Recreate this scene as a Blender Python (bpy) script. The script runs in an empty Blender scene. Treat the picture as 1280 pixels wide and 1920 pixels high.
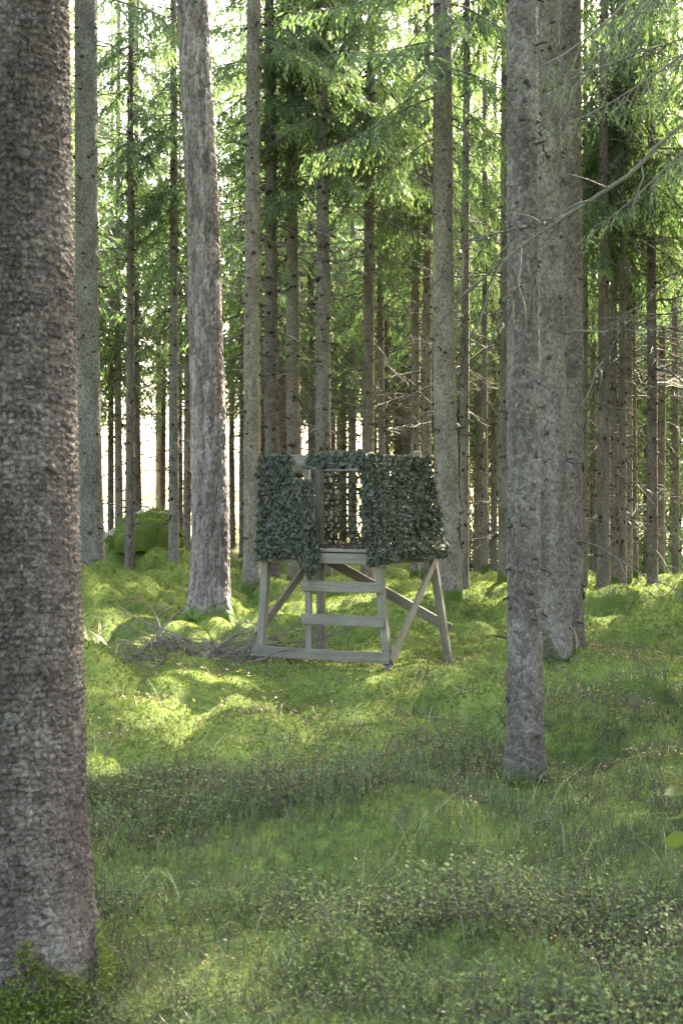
import bpy, math, random
import numpy as np
from mathutils import Vector, Matrix

# ------------------------------------------------------------------ camera, sky, sun, exposure
SC = bpy.context.scene
COL = SC.collection
FPX, HOR, EYE = 2260.0, 940.0, 1.5          # focal length in photo pixels, horizon row, eye height
SUN_AZ, SUN_EL = 31.0, 37.0                 # clockwise from the view axis (+Y), degrees

cam_d = bpy.data.cameras.new('camera')
cam = bpy.data.objects.new('camera', cam_d); COL.objects.link(cam)
cam.location = (0, 0, EYE); cam.rotation_euler = (math.pi/2, 0, 0)
cam_d.sensor_fit = 'VERTICAL'; cam_d.sensor_height = 36.0; cam_d.sensor_width = 24.0
cam_d.lens = 36.0*FPX/1920.0
cam_d.shift_y = -(960.0-HOR)/1920.0
cam_d.clip_start = 0.05; cam_d.clip_end = 6000
cam_d.dof.use_dof = True; cam_d.dof.focus_distance = 11.5; cam_d.dof.aperture_fstop = 6.3
SC.camera = cam

W = bpy.data.worlds.new('World'); SC.world = W; W.use_nodes = True
wn = W.node_tree
sky = wn.nodes.new('ShaderNodeTexSky'); sky.sky_type = 'NISHITA'; sky.sun_disc = False
sky.sun_elevation = math.radians(SUN_EL); sky.sun_rotation = math.radians(SUN_AZ)
sky.air_density = 1.0; sky.dust_density = 5.0; sky.ozone_density = .5
bg = wn.nodes['Background']; bg.inputs[1].default_value = 0.15
wn.links.new(sky.outputs[0], bg.inputs[0])

sd = bpy.data.lights.new('sun', 'SUN'); sun = bpy.data.objects.new('sun', sd); COL.objects.link(sun)
sd.energy = 4.5; sd.angle = math.radians(0.6); sd.color = (1.0, 0.94, 0.82)
sdir = Vector((math.sin(math.radians(SUN_AZ))*math.cos(math.radians(SUN_EL)),
               math.cos(math.radians(SUN_AZ))*math.cos(math.radians(SUN_EL)), math.sin(math.radians(SUN_EL))))
sun.rotation_euler = sdir.to_track_quat('Z', 'Y').to_euler(); sun.location = sdir*60

SC.view_settings.view_transform = 'Standard'; SC.view_settings.look = 'None'
SC.view_settings.gamma = 1.0; SC.view_settings.use_curve_mapping = False
SC.view_settings.exposure = 4.15
SC.view_settings.use_white_balance = True; SC.view_settings.white_balance_temperature = 7050; SC.view_settings.white_balance_tint = 10
SC.render.engine = 'CYCLES'
SC.cycles.max_bounces = 6; SC.cycles.diffuse_bounces = 4; SC.cycles.transmission_bounces = 4
SC.cycles.transparent_max_bounces = 4; SC.cycles.glossy_bounces = 2
SC.cycles.sample_clamp_indirect = 6.0
SC.cycles.use_denoising = True; SC.cycles.denoising_prefilter = 'NONE'; SC.cycles.denoising_input_passes = 'RGB_ALBEDO_NORMAL'

rng = np.random.default_rng(11)
random.seed(11)
PI = math.pi

# ------------------------------------------------------------------ numpy helpers
def _h(ix, iy, iz, s):
    x = (np.asarray(ix, np.int64)*374761393 + np.asarray(iy, np.int64)*668265263 + np.asarray(iz, np.int64)*2147483647 + s*1274126177) & 0xffffffff
    x = ((x ^ (x >> 13))*1274126177) & 0xffffffff
    x = ((x ^ (x >> 16))*2246822519) & 0xffffffff
    return ((x ^ (x >> 15)) & 0xffffff)/float(0x1000000)

def noise2(x, y, s=0):
    x = np.asarray(x, float); y = np.asarray(y, float)
    ix = np.floor(x); iy = np.floor(y); fx = x-ix; fy = y-iy
    fx = fx*fx*(3-2*fx); fy = fy*fy*(3-2*fy)
    a = _h(ix, iy, 0, s); b = _h(ix+1, iy, 0, s); c = _h(ix, iy+1, 0, s); d = _h(ix+1, iy+1, 0, s)
    return (a*(1-fx)+b*fx)*(1-fy)+(c*(1-fx)+d*fx)*fy

def fbm2(x, y, s=0, o=3):
    r = 0; a = .5; n = 0
    for k in range(o):
        r = r+a*noise2(x*2**k, y*2**k, s+k*7); n += a; a *= .5
    return r/n

def smooth(a, b, x):
    t = np.clip((x-a)/(b-a), 0, 1); return t*t*(3-2*t)

def worley(u, v, s, period=None):
    """F1, F2 and id of the nearest jittered cell; u optionally periodic"""
    iu = np.floor(u).astype(np.int64); iv = np.floor(v).astype(np.int64)
    f1 = np.full(np.shape(u), 9.); f2 = np.full(np.shape(u), 9.); cid = np.zeros(np.shape(u)); du = np.zeros(np.shape(u)); dv = np.zeros(np.shape(u))
    for a in (-1, 0, 1):
        for b in (-1, 0, 1):
            cu = iu+a; cv = iv+b
            hu = cu % period if period else cu
            px = cu+.15+.7*_h(hu, cv, 1, s); py = cv+.15+.7*_h(hu, cv, 2, s)
            d = np.hypot(u-px, v-py); m = d < f1
            f2 = np.where(m, f1, np.minimum(f2, d)); cid = np.where(m, _h(hu, cv, 3, s), cid)
            du = np.where(m, u-px, du); dv = np.where(m, v-py, dv); f1 = np.where(m, d, f1)
    return f1, f2, cid, du, dv

def mesh_np(name, V, F, mats=(), fmat=None, smooth_shade=False):
    """V (n,3); F list of (k,3) or (k,4) int arrays; fmat list of ints matching F"""
    me = bpy.data.meshes.new(name)
    V = np.asarray(V, np.float32).reshape(-1, 3)
    F = [np.asarray(f, np.int32) for f in F if len(f)]
    me.vertices.add(len(V)); me.vertices.foreach_set('co', V.ravel())
    loops = np.concatenate([f.ravel() for f in F]); tot = np.concatenate([np.full(len(f), f.shape[1], np.int32) for f in F])
    start = np.concatenate([[0], np.cumsum(tot)[:-1]]).astype(np.int32)
    me.loops.add(len(loops)); me.loops.foreach_set('vertex_index', loops)
    me.polygons.add(len(tot)); me.polygons.foreach_set('loop_start', start); me.polygons.foreach_set('loop_total', tot)
    for m in mats: me.materials.append(m)
    if fmat is not None:
        mi = np.concatenate([np.full(len(f), k, np.int32) for f, k in zip(F, fmat)])
        me.polygons.foreach_set('material_index', mi)
    if smooth_shade: me.polygons.foreach_set('use_smooth', np.ones(len(tot), bool))
    me.update(calc_edges=True)
    return me

class Bag:
    """collects pieces (verts, faces, material slot) and joins them into one mesh"""
    def __init__(s): s.V = []; s.F = []; s.m = []; s.n = 0
    def add(s, V, F, m=0):
        V = np.asarray(V, float).reshape(-1, 3); F = np.asarray(F, np.int64)
        if not len(F): return
        s.V.append(V); s.F.append(F+s.n); s.m.append(m); s.n += len(V)
    def merge(s, o, M=None, T=None):
        for V, F, m, n0 in o.pieces():
            V2 = V if M is None else V@np.asarray(M).T
            if T is not None: V2 = V2+T
            s.add(V2, F, m)
    def pieces(s):
        n = 0
        for V, F, m in zip(s.V, s.F, s.m):
            yield V, F-n, m, n
            n += len(V)
    def compact(s):
        out = Bag(); 
        for key in sorted({(m, f.shape[1]) for f, m in zip(s.F, s.m)}):
            Vs, Fs, n = [], [], 0
            for V, F, m, n0 in s.pieces():
                if (m, F.shape[1]) == key: Vs.append(V); Fs.append(F+n); n += len(V)
            out.add(np.concatenate(Vs), np.concatenate(Fs), key[0])
        return out
    def mesh(s, name, mats, sm=False):
        return mesh_np(name, np.concatenate(s.V), s.F, mats, s.m, sm)

def nrm(v): return v/np.maximum(np.linalg.norm(v, axis=-1, keepdims=True), 1e-9)

def tube(pts, rad, n=6):
    """closed-tip tube along a polyline -> V, quads"""
    P = np.asarray(pts, float); R = np.asarray(rad, float)*np.ones(len(P))
    T = nrm(np.gradient(P, axis=0))
    P = np.vstack([P, P[-1]+T[-1]*R[-1]*.4]); R = np.append(R, R[-1]*.05); T = np.vstack([T, T[-1:]])
    ref = np.array([0, 0, 1.]) if abs(T[0][2]) < .9 else np.array([1., 0, 0])
    A = nrm(np.cross(T, ref)); B = np.cross(T, A)
    th = np.arange(n)*2*PI/n
    V = P[:, None, :]+R[:, None, None]*(np.cos(th)[None, :, None]*A[:, None, :]+np.sin(th)[None, :, None]*B[:, None, :])
    k = np.arange(len(P)-1)[:, None]*n; j = np.arange(n)[None, :]; j2 = (j+1) % n
    F = np.stack([k+j, k+j2, k+n+j2, k+n+j], -1).reshape(-1, 4)
    return V.reshape(-1, 3), F

def add_tube(bag, pts, rad, n=6, m=0):
    V, F = tube(pts, rad, n); bag.add(V, F, m)

def stamp(Vt, Ft, M, T):
    """copies of a template: M (k,3,3), T (k,3)"""
    k = len(T); n = len(Vt)
    V = np.einsum('kij,nj->kni', M, Vt)+T[:, None, :]
    F = (Ft[None]+(np.arange(k)*n)[:, None, None]).reshape(-1, Ft.shape[1])
    return V.reshape(-1, 3), F

def rotz(a):
    c, s = np.cos(a), np.sin(a); z = np.zeros_like(c); o = np.ones_like(c)
    return np.stack([np.stack([c, -s, z], -1), np.stack([s, c, z], -1), np.stack([z, z, o], -1)], -2)
def roty(a):
    c, s = np.cos(a), np.sin(a); z = np.zeros_like(c); o = np.ones_like(c)
    return np.stack([np.stack([c, z, s], -1), np.stack([z, o, z], -1), np.stack([-s, z, c], -1)], -2)
def rotx(a):
    c, s = np.cos(a), np.sin(a); z = np.zeros_like(c); o = np.ones_like(c)
    return np.stack([np.stack([o, z, z], -1), np.stack([z, c, -s], -1), np.stack([z, s, c], -1)], -2)

# ------------------------------------------------------------------ object helpers
def obj(name, me, parent=None, loc=(0, 0, 0), rot=(0, 0, 0), scale=(1, 1, 1)):
    o = bpy.data.objects.new(name, me); COL.objects.link(o)
    o.location = loc; o.rotation_euler = rot; o.scale = scale
    if parent: o.parent = parent
    return o
def thing(name, label, cat, loc, group=None, rz=0.0):
    o = bpy.data.objects.new(name, None); COL.objects.link(o); o.location = loc; o.rotation_euler = (0, 0, rz)
    o.empty_display_size = .2
    return tag(o, label, cat, group)
def tag(o, label, cat, group=None):
    o['label'] = label; o['category'] = cat
    if group: o['group'] = group
    return o
def stuff(o, label=None, cat=None):
    o['kind'] = 'stuff'
    if label: o['label'] = label; o['category'] = cat
    return o
def at(px, py, d):
    return np.array([(px-640)/FPX*d, d, EYE+(HOR-py)/FPX*d])

# ------------------------------------------------------------------ materials
def mat(name):
    m = bpy.data.materials.new(name); m.use_nodes = True
    nt = m.node_tree
    for n in list(nt.nodes): nt.nodes.remove(n)
    out = nt.nodes.new('ShaderNodeOutputMaterial')
    return m, nt, out
def N(nt, t, **kw):
    n = nt.nodes.new(t)
    for k, v in kw.items():
        if k.startswith('i_'):
            key = k[2:]; key = int(key) if key.isdigit() else key.replace('_', ' ')
            n.inputs[key].default_value = v
        else: setattr(n, k, v)
    return n
def L(nt, a, b): nt.links.new(a, b)
def ramp(nt, fac, stops, interp='LINEAR'):
    r = nt.nodes.new('ShaderNodeValToRGB'); r.color_ramp.interpolation = interp
    while len(r.color_ramp.elements) < len(stops): r.color_ramp.elements.new(.5)
    for e, (p, c) in zip(r.color_ramp.elements, stops): e.position = p; e.color = (*c, 1)
    L(nt, fac, r.inputs[0]); return r
def noise_n(nt, vec, scale, detail=4, rough=.55, mapscale=None):
    if mapscale:
        mp = N(nt, 'ShaderNodeMapping'); mp.inputs['Scale'].default_value = mapscale; L(nt, vec, mp.inputs[0]); vec = mp.outputs[0]
    n = N(nt, 'ShaderNodeTexNoise'); n.inputs['Scale'].default_value = scale; n.inputs['Detail'].default_value = detail; n.inputs['Roughness'].default_value = rough
    L(nt, vec, n.inputs['Vector']); return n
def mixc(nt, fac, a, b, mode='MIX'):
    m = nt.nodes.new('ShaderNodeMix'); m.data_type = 'RGBA'; m.blend_type = mode
    if isinstance(fac, (int, float)): m.inputs[0].default_value = fac
    else: L(nt, fac, m.inputs[0])
    for i, v in ((6, a), (7, b)):
        if isinstance(v, tuple): m.inputs[i].default_value = (*v, 1)
        else: L(nt, v, m.inputs[i])
    return m.outputs[2]
def mathn(nt, op, a, b=None, clamp=False):
    m = nt.nodes.new('ShaderNodeMath'); m.operation = op; m.use_clamp = clamp
    for i, v in ((0, a), (1, b)):
        if v is None: continue
        if isinstance(v, (int, float)): m.inputs[i].default_value = v
        else: L(nt, v, m.inputs[i])
    return m.outputs[0]
def mapr(nt, v, a, b, c=0., d=1.):
    m = nt.nodes.new('ShaderNodeMapRange'); L(nt, v, m.inputs[0])
    for i, x in zip((1, 2, 3, 4), (a, b, c, d)): m.inputs[i].default_value = x
    return m.outputs[0]

def leaf_mat(name, stops, trans=.45, gloss=.08, tboost=1.6, noise_scale=None):
    """thin leaf: diffuse + translucent, colour by random per island and a slow world-space drift"""
    m, nt, out = mat(name)
    g = N(nt, 'ShaderNodeNewGeometry'); oi = N(nt, 'ShaderNodeObjectInfo')
    f = mathn(nt, 'MULTIPLY', g.outputs['Random Per Island'], .62)
    if noise_scale:
        nz = noise_n(nt, g.outputs['Position'], noise_scale, 2)
        f = mathn(nt, 'ADD', f, mathn(nt, 'MULTIPLY', mathn(nt, 'SUBTRACT', nz.outputs[0], .3), .9))
    else:
        f = mathn(nt, 'ADD', f, mathn(nt, 'MULTIPLY', oi.outputs['Random'], .36))
    cr = ramp(nt, f, stops)
    d = N(nt, 'ShaderNodeBsdfDiffuse'); L(nt, cr.outputs[0], d.inputs[0])
    t = N(nt, 'ShaderNodeBsdfTranslucent'); L(nt, mixc(nt, 1.0, cr.outputs[0], (tboost*.97, tboost, tboost*.72), 'MULTIPLY'), t.inputs[0])
    mx = N(nt, 'ShaderNodeMixShader'); mx.inputs[0].default_value = trans
    L(nt, d.outputs[0], mx.inputs[1]); L(nt, t.outputs[0], mx.inputs[2])
    gl = N(nt, 'ShaderNodeBsdfGlossy'); gl.inputs['Roughness'].default_value = .45; gl.inputs[0].default_value = (.8, .85, .8, 1)
    m2 = N(nt, 'ShaderNodeMixShader'); m2.inputs[0].default_value = gloss
    L(nt, mx.outputs[0], m2.inputs[1]); L(nt, gl.outputs[0], m2.inputs[2]); L(nt, m2.outputs[0], out.inputs[0])
    return m

def bark_mat(name, c_dark, c_mid, c_light, lichen=(.30, .34, .27), lich=.45, sc=1.0, moss_h=.25, bump=.6, fiss=False):
    m, nt, out = mat(name)
    tc = N(nt, 'ShaderNodeTexCoord'); oi = N(nt, 'ShaderNodeObjectInfo')
    off = N(nt, 'ShaderNodeVectorMath', operation='SCALE'); cb = N(nt, 'ShaderNodeCombineXYZ')
    for k in range(3): L(nt, oi.outputs['Random'], cb.inputs[k])
    L(nt, cb.outputs[0], off.inputs[0]); off.inputs[3].default_value = 37.
    ad = N(nt, 'ShaderNodeVectorMath', operation='ADD'); L(nt, tc.outputs['Object'], ad.inputs[0]); L(nt, off.outputs[0], ad.inputs[1])
    vec = ad.outputs[0]
    n1 = noise_n(nt, vec, 3.5*sc, 5, .6, (1, 1, .5))
    n2 = noise_n(nt, vec, 55*sc, 6, .7, (1, 1, .8))
    vo = N(nt, 'ShaderNodeTexVoronoi'); vo.inputs['Scale'].default_value = 42*sc
    mp = N(nt, 'ShaderNodeMapping'); mp.inputs['Scale'].default_value = (1, 1, .22 if fiss else .75); L(nt, vec, mp.inputs[0])
    dist = noise_n(nt, mp.outputs[0], 30*sc, 3)
    wv = mixc(nt, .035, mp.outputs[0], dist.outputs['Color'], 'ADD'); L(nt, wv, vo.inputs['Vector'])
    ve = N(nt, 'ShaderNodeTexVoronoi', feature='DISTANCE_TO_EDGE'); ve.inputs['Scale'].default_value = 42*sc; L(nt, wv, ve.inputs['Vector'])
    f = mathn(nt, 'ADD', mathn(nt, 'MULTIPLY', n1.outputs[0], .6), mathn(nt, 'MULTIPLY', n2.outputs[0], .55))
    base = ramp(nt, f, [(.36, c_dark), (.56, c_mid), (.78, c_light)])
    cellv = N(nt, 'ShaderNodeSeparateColor'); L(nt, vo.outputs['Color'], cellv.inputs[0])
    c = mixc(nt, 1.0, base.outputs[0], ramp(nt, cellv.outputs[0], [(0, (.60, .58, .56)), (1, (1.42, 1.40, 1.38))]).outputs[0], 'MULTIPLY')
    # per tree tint
    c = mixc(nt, 1.0, c, ramp(nt, oi.outputs['Random'], [(0, (.82, .84, .86)), (.5, (1.0, .97, .93)), (1, (1.16, 1.13, 1.08))]).outputs[0], 'MULTIPLY')
    # lichen patches
    ln = noise_n(nt, vec, 5.5, 6, .72); lm = mapr(nt, ln.outputs[0], .58, .70, 0, lich)
    l2 = noise_n(nt, vec, 38, 3, .6); lm = mathn(nt, 'MULTIPLY', lm, mapr(nt, l2.outputs[0], .35, .55))
    c = mixc(nt, lm, c, lichen)
    fl = noise_n(nt, vec, 60, 2, .5); c = mixc(nt, mapr(nt, fl.outputs[0], .68, .74, 0, .55), c, lichen)
    # moss creeping up from the foot
    sx = N(nt, 'ShaderNodeSeparateXYZ'); L(nt, tc.outputs['Object'], sx.inputs[0])
    mn = noise_n(nt, vec, 7, 4, .6)
    hz = mathn(nt, 'SUBTRACT', mathn(nt, 'MULTIPLY', mn.outputs[0], moss_h*2.), sx.outputs[2])
    mm = mapr(nt, hz, -.02, .10)
    mcol = ramp(nt, n2.outputs[0], [(.3, (.030, .055, .008)), (.7, (.10, .15, .022))])
    c = mixc(nt, mm, c, mcol.outputs[0])
    b = N(nt, 'ShaderNodeBsdfPrincipled'); L(nt, c, b.inputs['Base Color']); b.inputs['Roughness'].default_value = .9
    b.inputs['Specular IOR Level'].default_value = .2
    hgt = mathn(nt, 'ADD', mathn(nt, 'MULTIPLY', mapr(nt, ve.outputs['Distance'], 0, .16), .7 if fiss else .55), mathn(nt, 'MULTIPLY', n2.outputs[0], 1.2))
    bp = N(nt, 'ShaderNodeBump'); bp.inputs['Strength'].default_value = bump; bp.inputs['Distance'].default_value = .016; L(nt, hgt, bp.inputs['Height'])
    L(nt, bp.outputs[0], b.inputs['Normal']); L(nt, b.outputs[0], out.inputs[0])
    return m

def wood_mat(name):
    m, nt, out = mat(name)
    tc = N(nt, 'ShaderNodeTexCoord'); oi = N(nt, 'ShaderNodeObjectInfo')
    cb = N(nt, 'ShaderNodeCombineXYZ')
    for k in range(3): L(nt, mathn(nt, 'MULTIPLY', oi.outputs['Random'], 23.), cb.inputs[k])
    ad = N(nt, 'ShaderNodeVectorMath', operation='ADD'); L(nt, tc.outputs['Object'], ad.inputs[0]); L(nt, cb.outputs[0], ad.inputs[1])
    n1 = noise_n(nt, ad.outputs[0], 38, 5, .6, (.05, 1, 1)); n2 = noise_n(nt, ad.outputs[0], 5, 4, .6)
    n3 = noise_n(nt, ad.outputs[0], 130, 3, .6, (.04, 1, 1))
    f = mathn(nt, 'ADD', mathn(nt, 'MULTIPLY', n1.outputs[0], .55), mathn(nt, 'MULTIPLY', n2.outputs[0], .5))
    c = ramp(nt, f, [(.3, (.056, .049, .034)), (.52, (.106, .094, .066)), (.75, (.165, .148, .108))])
    c2 = mixc(nt, mapr(nt, n3.outputs[0], .55, .70, 0, .75), c.outputs[0], (.035, .033, .024))
    kn = N(nt, 'ShaderNodeTexVoronoi'); kn.inputs['Scale'].default_value = 7
    mp = N(nt, 'ShaderNodeMapping'); mp.inputs['Scale'].default_value = (.55, 1, 1); L(nt, ad.outputs[0], mp.inputs[0]); L(nt, mp.outputs[0], kn.inputs['Vector'])
    c2 = mixc(nt, mapr(nt, kn.outputs['Distance'], .09, .06, 0, .6), c2, (.055, .045, .03))
    c2 = mixc(nt, 1.0, c2, ramp(nt, oi.outputs['Random'], [(0, (.84, .86, .84)), (1, (1.14, 1.12, 1.12))]).outputs[0], 'MULTIPLY')
    b = N(nt, 'ShaderNodeBsdfPrincipled'); L(nt, c2, b.inputs['Base Color']); b.inputs['Roughness'].default_value = .8
    bp = N(nt, 'ShaderNodeBump'); bp.inputs['Strength'].default_value = .35; bp.inputs['Distance'].default_value = .004
    L(nt, mathn(nt, 'ADD', n1.outputs[0], n3.outputs[0]), bp.inputs['Height']); L(nt, bp.outputs[0], b.inputs['Normal']); L(nt, b.outputs[0], out.inputs[0])
    return m

def ground_mat():
    m, nt, out = mat('forest_floor_moss')
    g = N(nt, 'ShaderNodeNewGeometry'); pos = g.outputs['Position']
    n1 = noise_n(nt, pos, .9, 4, .6); n2 = noise_n(nt, pos, 14, 6, .7); n3 = noise_n(nt, pos, 90, 4, .7); n4 = noise_n(nt, pos, 2.6, 4, .6)
    f = mathn(nt, 'ADD', mathn(nt, 'MULTIPLY', n1.outputs[0], .45), mathn(nt, 'ADD', mathn(nt, 'MULTIPLY', n2.outputs[0], .4), mathn(nt, 'MULTIPLY', n3.outputs[0], .25)))
    c = ramp(nt, f, [(.36, (.028, .042, .012)), (.52, (.068, .096, .022)), (.68, (.135, .17, .038))])
    lit = ramp(nt, n3.outputs[0], [(.3, (.045, .033, .020)), (.7, (.15, .11, .07))])
    c = mixc(nt, mapr(nt, n4.outputs[0], .60, .70, 0, .75), c.outputs[0], lit.outputs[0])
    # open meadow far beyond the trees
    sx = N(nt, 'ShaderNodeSeparateXYZ'); L(nt, pos, sx.inputs[0])
    fld = ramp(nt, n2.outputs[0], [(.3, (.24, .22, .10)), (.7, (.36, .33, .17))])
    c = mixc(nt, mapr(nt, sx.outputs[1], 30, 40), c, fld.outputs[0])
    b = N(nt, 'ShaderNodeBsdfPrincipled'); L(nt, c, b.inputs['Base Color']); b.inputs['Roughness'].default_value = 1; b.inputs['Specular IOR Level'].default_value = .1
    bp = N(nt, 'ShaderNodeBump'); bp.inputs['Strength'].default_value = .8; bp.inputs['Distance'].default_value = .03
    L(nt, mathn(nt, 'ADD', n2.outputs[0], mathn(nt, 'MULTIPLY', n3.outputs[0], .5)), bp.inputs['Height'])
    L(nt, bp.outputs[0], b.inputs['Normal']); L(nt, b.outputs[0], out.inputs[0])
    return m

def plain_mat(name, a, b_, sc=20, rough=.85):
    m, nt, out = mat(name)
    tc = N(nt, 'ShaderNodeTexCoord'); n = noise_n(nt, tc.outputs['Object'], sc, 5, .65)
    g = N(nt, 'ShaderNodeNewGeometry')
    f = mathn(nt, 'ADD', mathn(nt, 'MULTIPLY', n.outputs[0], .7), mathn(nt, 'MULTIPLY', g.outputs['Random Per Island'], .3))
    c = ramp(nt, f, [(.3, a), (.7, b_)])
    b = N(nt, 'ShaderNodeBsdfPrincipled'); L(nt, c.outputs[0], b.inputs['Base Color']); b.inputs['Roughness'].default_value = rough; b.inputs['Specular IOR Level'].default_value = .25
    bp = N(nt, 'ShaderNodeBump'); bp.inputs['Strength'].default_value = .5; bp.inputs['Distance'].default_value = .006; L(nt, n.outputs[0], bp.inputs['Height'])
    L(nt, bp.outputs[0], b.inputs['Normal']); L(nt, b.outputs[0], out.inputs[0])
    return m

M_SPRUCE = bark_mat('spruce_bark', (.055, .046, .038), (.130, .112, .095), (.235, .212, .185), bump=1.0, sc=1.3, moss_h=.11)
M_SPRUCE_OLD = bark_mat('old_spruce_bark', (.036, .029, .025), (.092, .076, .066), (.19, .165, .147), lich=.45, sc=1.15, moss_h=.13, bump=1.0)
M_GREY = bark_mat('grey_spruce_bark', (.075, .067, .056), (.165, .148, .125), (.26, .24, .21), lich=.4, sc=1.1, bump=1.0)
M_PINE = bark_mat('pine_bark', (.050, .040, .038), (.125, .106, .104), (.235, .212, .21), lich=.25, sc=.42, moss_h=.2, bump=1.0, fiss=True)
M_TWIG = plain_mat('dead_twig', (.045, .038, .030), (.13, .115, .095), 25)
M_LICHTWIG = plain_mat('lichen_twig', (.022, .018, .014), (.105, .097, .062), 45)
M_KNOT = plain_mat('branch_knot', (.010, .008, .006), (.045, .036, .028), 60)
M_NEEDLE = leaf_mat('spruce_needles', [(0, (.036, .068, .028)), (.4, (.066, .112, .042)), (.75, (.100, .145, .052)), (1, (.15, .17, .072))], .58, .04, 1.65)
M_YOUNG = leaf_mat('young_spruce_needles', [(0, (.040, .085, .034)), (.5, (.070, .130, .044)), (1, (.12, .17, .05))], .5, .03, 1.5)
M_MOSS = leaf_mat('moss_tufts', [(0, (.034, .050, .012)), (.3, (.070, .102, .022)), (.62, (.130, .165, .032)), (1, (.25, .26, .065))], .3, .01, 1.4, 1.5)
M_GRASS = leaf_mat('grass_blades', [(0, (.024, .044, .012)), (.45, (.046, .078, .022)), (.8, (.080, .110, .036)), (1, (.17, .15, .075))], .22, .03, 1.3, .9)
M_BILB = leaf_mat('bilberry_leaves', [(0, (.018, .034, .010)), (.3, (.042, .070, .020)), (.62, (.076, .108, .032)), (.80, (.105, .130, .045)), (.89, (.14, .115, .04)), (.95, (.18, .065, .03)), (1, (.20, .16, .09))], .25, .01, 1.3, 1.1)
M_HEATH = leaf_mat('heather_twigs', [(0, (.034, .028, .022)), (.4, (.062, .054, .042)), (.75, (.105, .090, .074)), (1, (.18, .155, .135))], .12, .0, 1.2)
M_FALLEN = leaf_mat('fallen_leaves', [(0, (.20, .17, .11)), (.25, (.20, .15, .09)), (.45, (.26, .10, .03)), (.6, (.28, .18, .04)), (.8, (.17, .05, .03)), (1, (.34, .31, .25))], .35, .04, 1.1)
M_STRAW = leaf_mat('dry_grass_straw', [(0, (.30, .25, .14)), (1, (.50, .44, .30))], .3, .05, 1.0)
M_BROAD = leaf_mat('broad_leaves', [(0, (.05, .085, .016)), (.6, (.085, .115, .025)), (1, (.15, .135, .035))], .4, .05, 1.2)
M_NET = leaf_mat('camouflage_net_cloth', [(0, (.010, .011, .006)), (.35, (.022, .025, .013)), (.62, (.040, .043, .025)), (.85, (.066, .068, .045)), (1, (.12, .12, .09))], .10, .03, 1.0)
M_WOOD = wood_mat('weathered_impregnated_wood')
M_GROUND = ground_mat()
M_ROCK = plain_mat('granite', (.09, .088, .083), (.20, .195, .185), 14)
M_BURN = plain_mat('charred_wood', (.008, .007, .006), (.035, .03, .025), 40)

# ------------------------------------------------------------------ ground
MOUNDS = [  # x, y, rx, ry, height
    (-1.92, 9.0, .62, .75, .34), (.25, 5.4, .55, .40, .20), (2.28, 8.3, .45, .5, .20), (1.95, 9.8, .5, .5, .08),
    (3.9, 16.2, 1.9, 1.2, .30), (-3.75, 17.6, 1.2, .9, .30), (-3.0, 14.6, .9, .8, .32), (-1.15, 19.2, .45, .5, .38),
    (.7, 19.2, .45, .5, .34), (1.6, 17.7, .7, .6, .22), (-1.62, 15.1, .7, .5, .16), (-4.9, 26., 1.3, 1.3, .8),
    (-4.0, 25., 1.6, 1.2, .4), (.5, 4.0, .45, .3, .10), (-1.02, 3.75, .42, .36, .03), (1.05, 6.5, .3, .3, .06), (-2.6, 19.5, 1.0, .8, .25),
    (1.5, 7.6, .6, .5, .08), (.3, 7.8, .5, .4, .10), (2.0, 6.9, .7, .5, .10), (-.1, 13.8, .6, .5, .14), (1.2, 14.2, .8, .5, .12),
    (.1, 21., 1.0, .8, .22), (5.6, 18.5, 1.5, 1.3, .3), (2.6, 13., 1.2, .9, .14)]
def dome(u, v, s):
    f1, f2, cid, _, _ = worley(u, v, s)
    return np.clip(1-(f1/.78)**2, 0, 1)**.62*(.45+.55*cid)
HOFF = .26
def hump(u, v, s, w):
    f1, f2, cid, _, _ = worley(u, v, s); q = f1/(w*(.6+.5*cid))
    return np.sqrt(np.clip(1-q*q, 0, 1))*(.4+.6*cid)
def ground_h(x, y):
    x = np.asarray(x, float); y = np.asarray(y, float)
    h = .22*(fbm2(x*.16+3, y*.16, 5)-.5)*smooth(5, 9, np.abs(y-3)+np.abs(x))+.09*(fbm2(x*.9, y*.9, 8)-.5)
    mask = (.35+.65*smooth(6.0, 9.0, y))*smooth(.22, .46, fbm2(x*.35+9, y*.35, 21))
    left = 1.15+.9*smooth(1, -3, x)*smooth(13, 17, y)
    near = (x+.1)**2+(y-11.4)**2
    mask = mask*smooth(.5, 2.2, near)*(1-smooth(40, 60, y))
    h = h+mask*left*(.36*hump(x/1.15+.4*noise2(x, y, 3), y/1.25+.4*noise2(x, y, 4), 31, .66)+.13*hump(x/.5+.3*noise2(x*2, y*2, 3), y/.55, 32, .7)-HOFF)
    h = h+(1-mask)*.025*dome(x/.25, y/.25, 33)*(y < 60)
    for (mx, my, rx, ry, mh) in MOUNDS:
        q = ((x-mx)/rx)**2+((y-my)/ry)**2
        h = h+mh*np.exp(-q*1.1)
    h = h-1.7*smooth(21, 46, y)*smooth(.5, 5, x)-.5*smooth(27, 46, y)*smooth(.5, -3, x)
    return h
GZ0 = float(ground_h(-.1, 11.4))
_gh = ground_h
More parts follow.
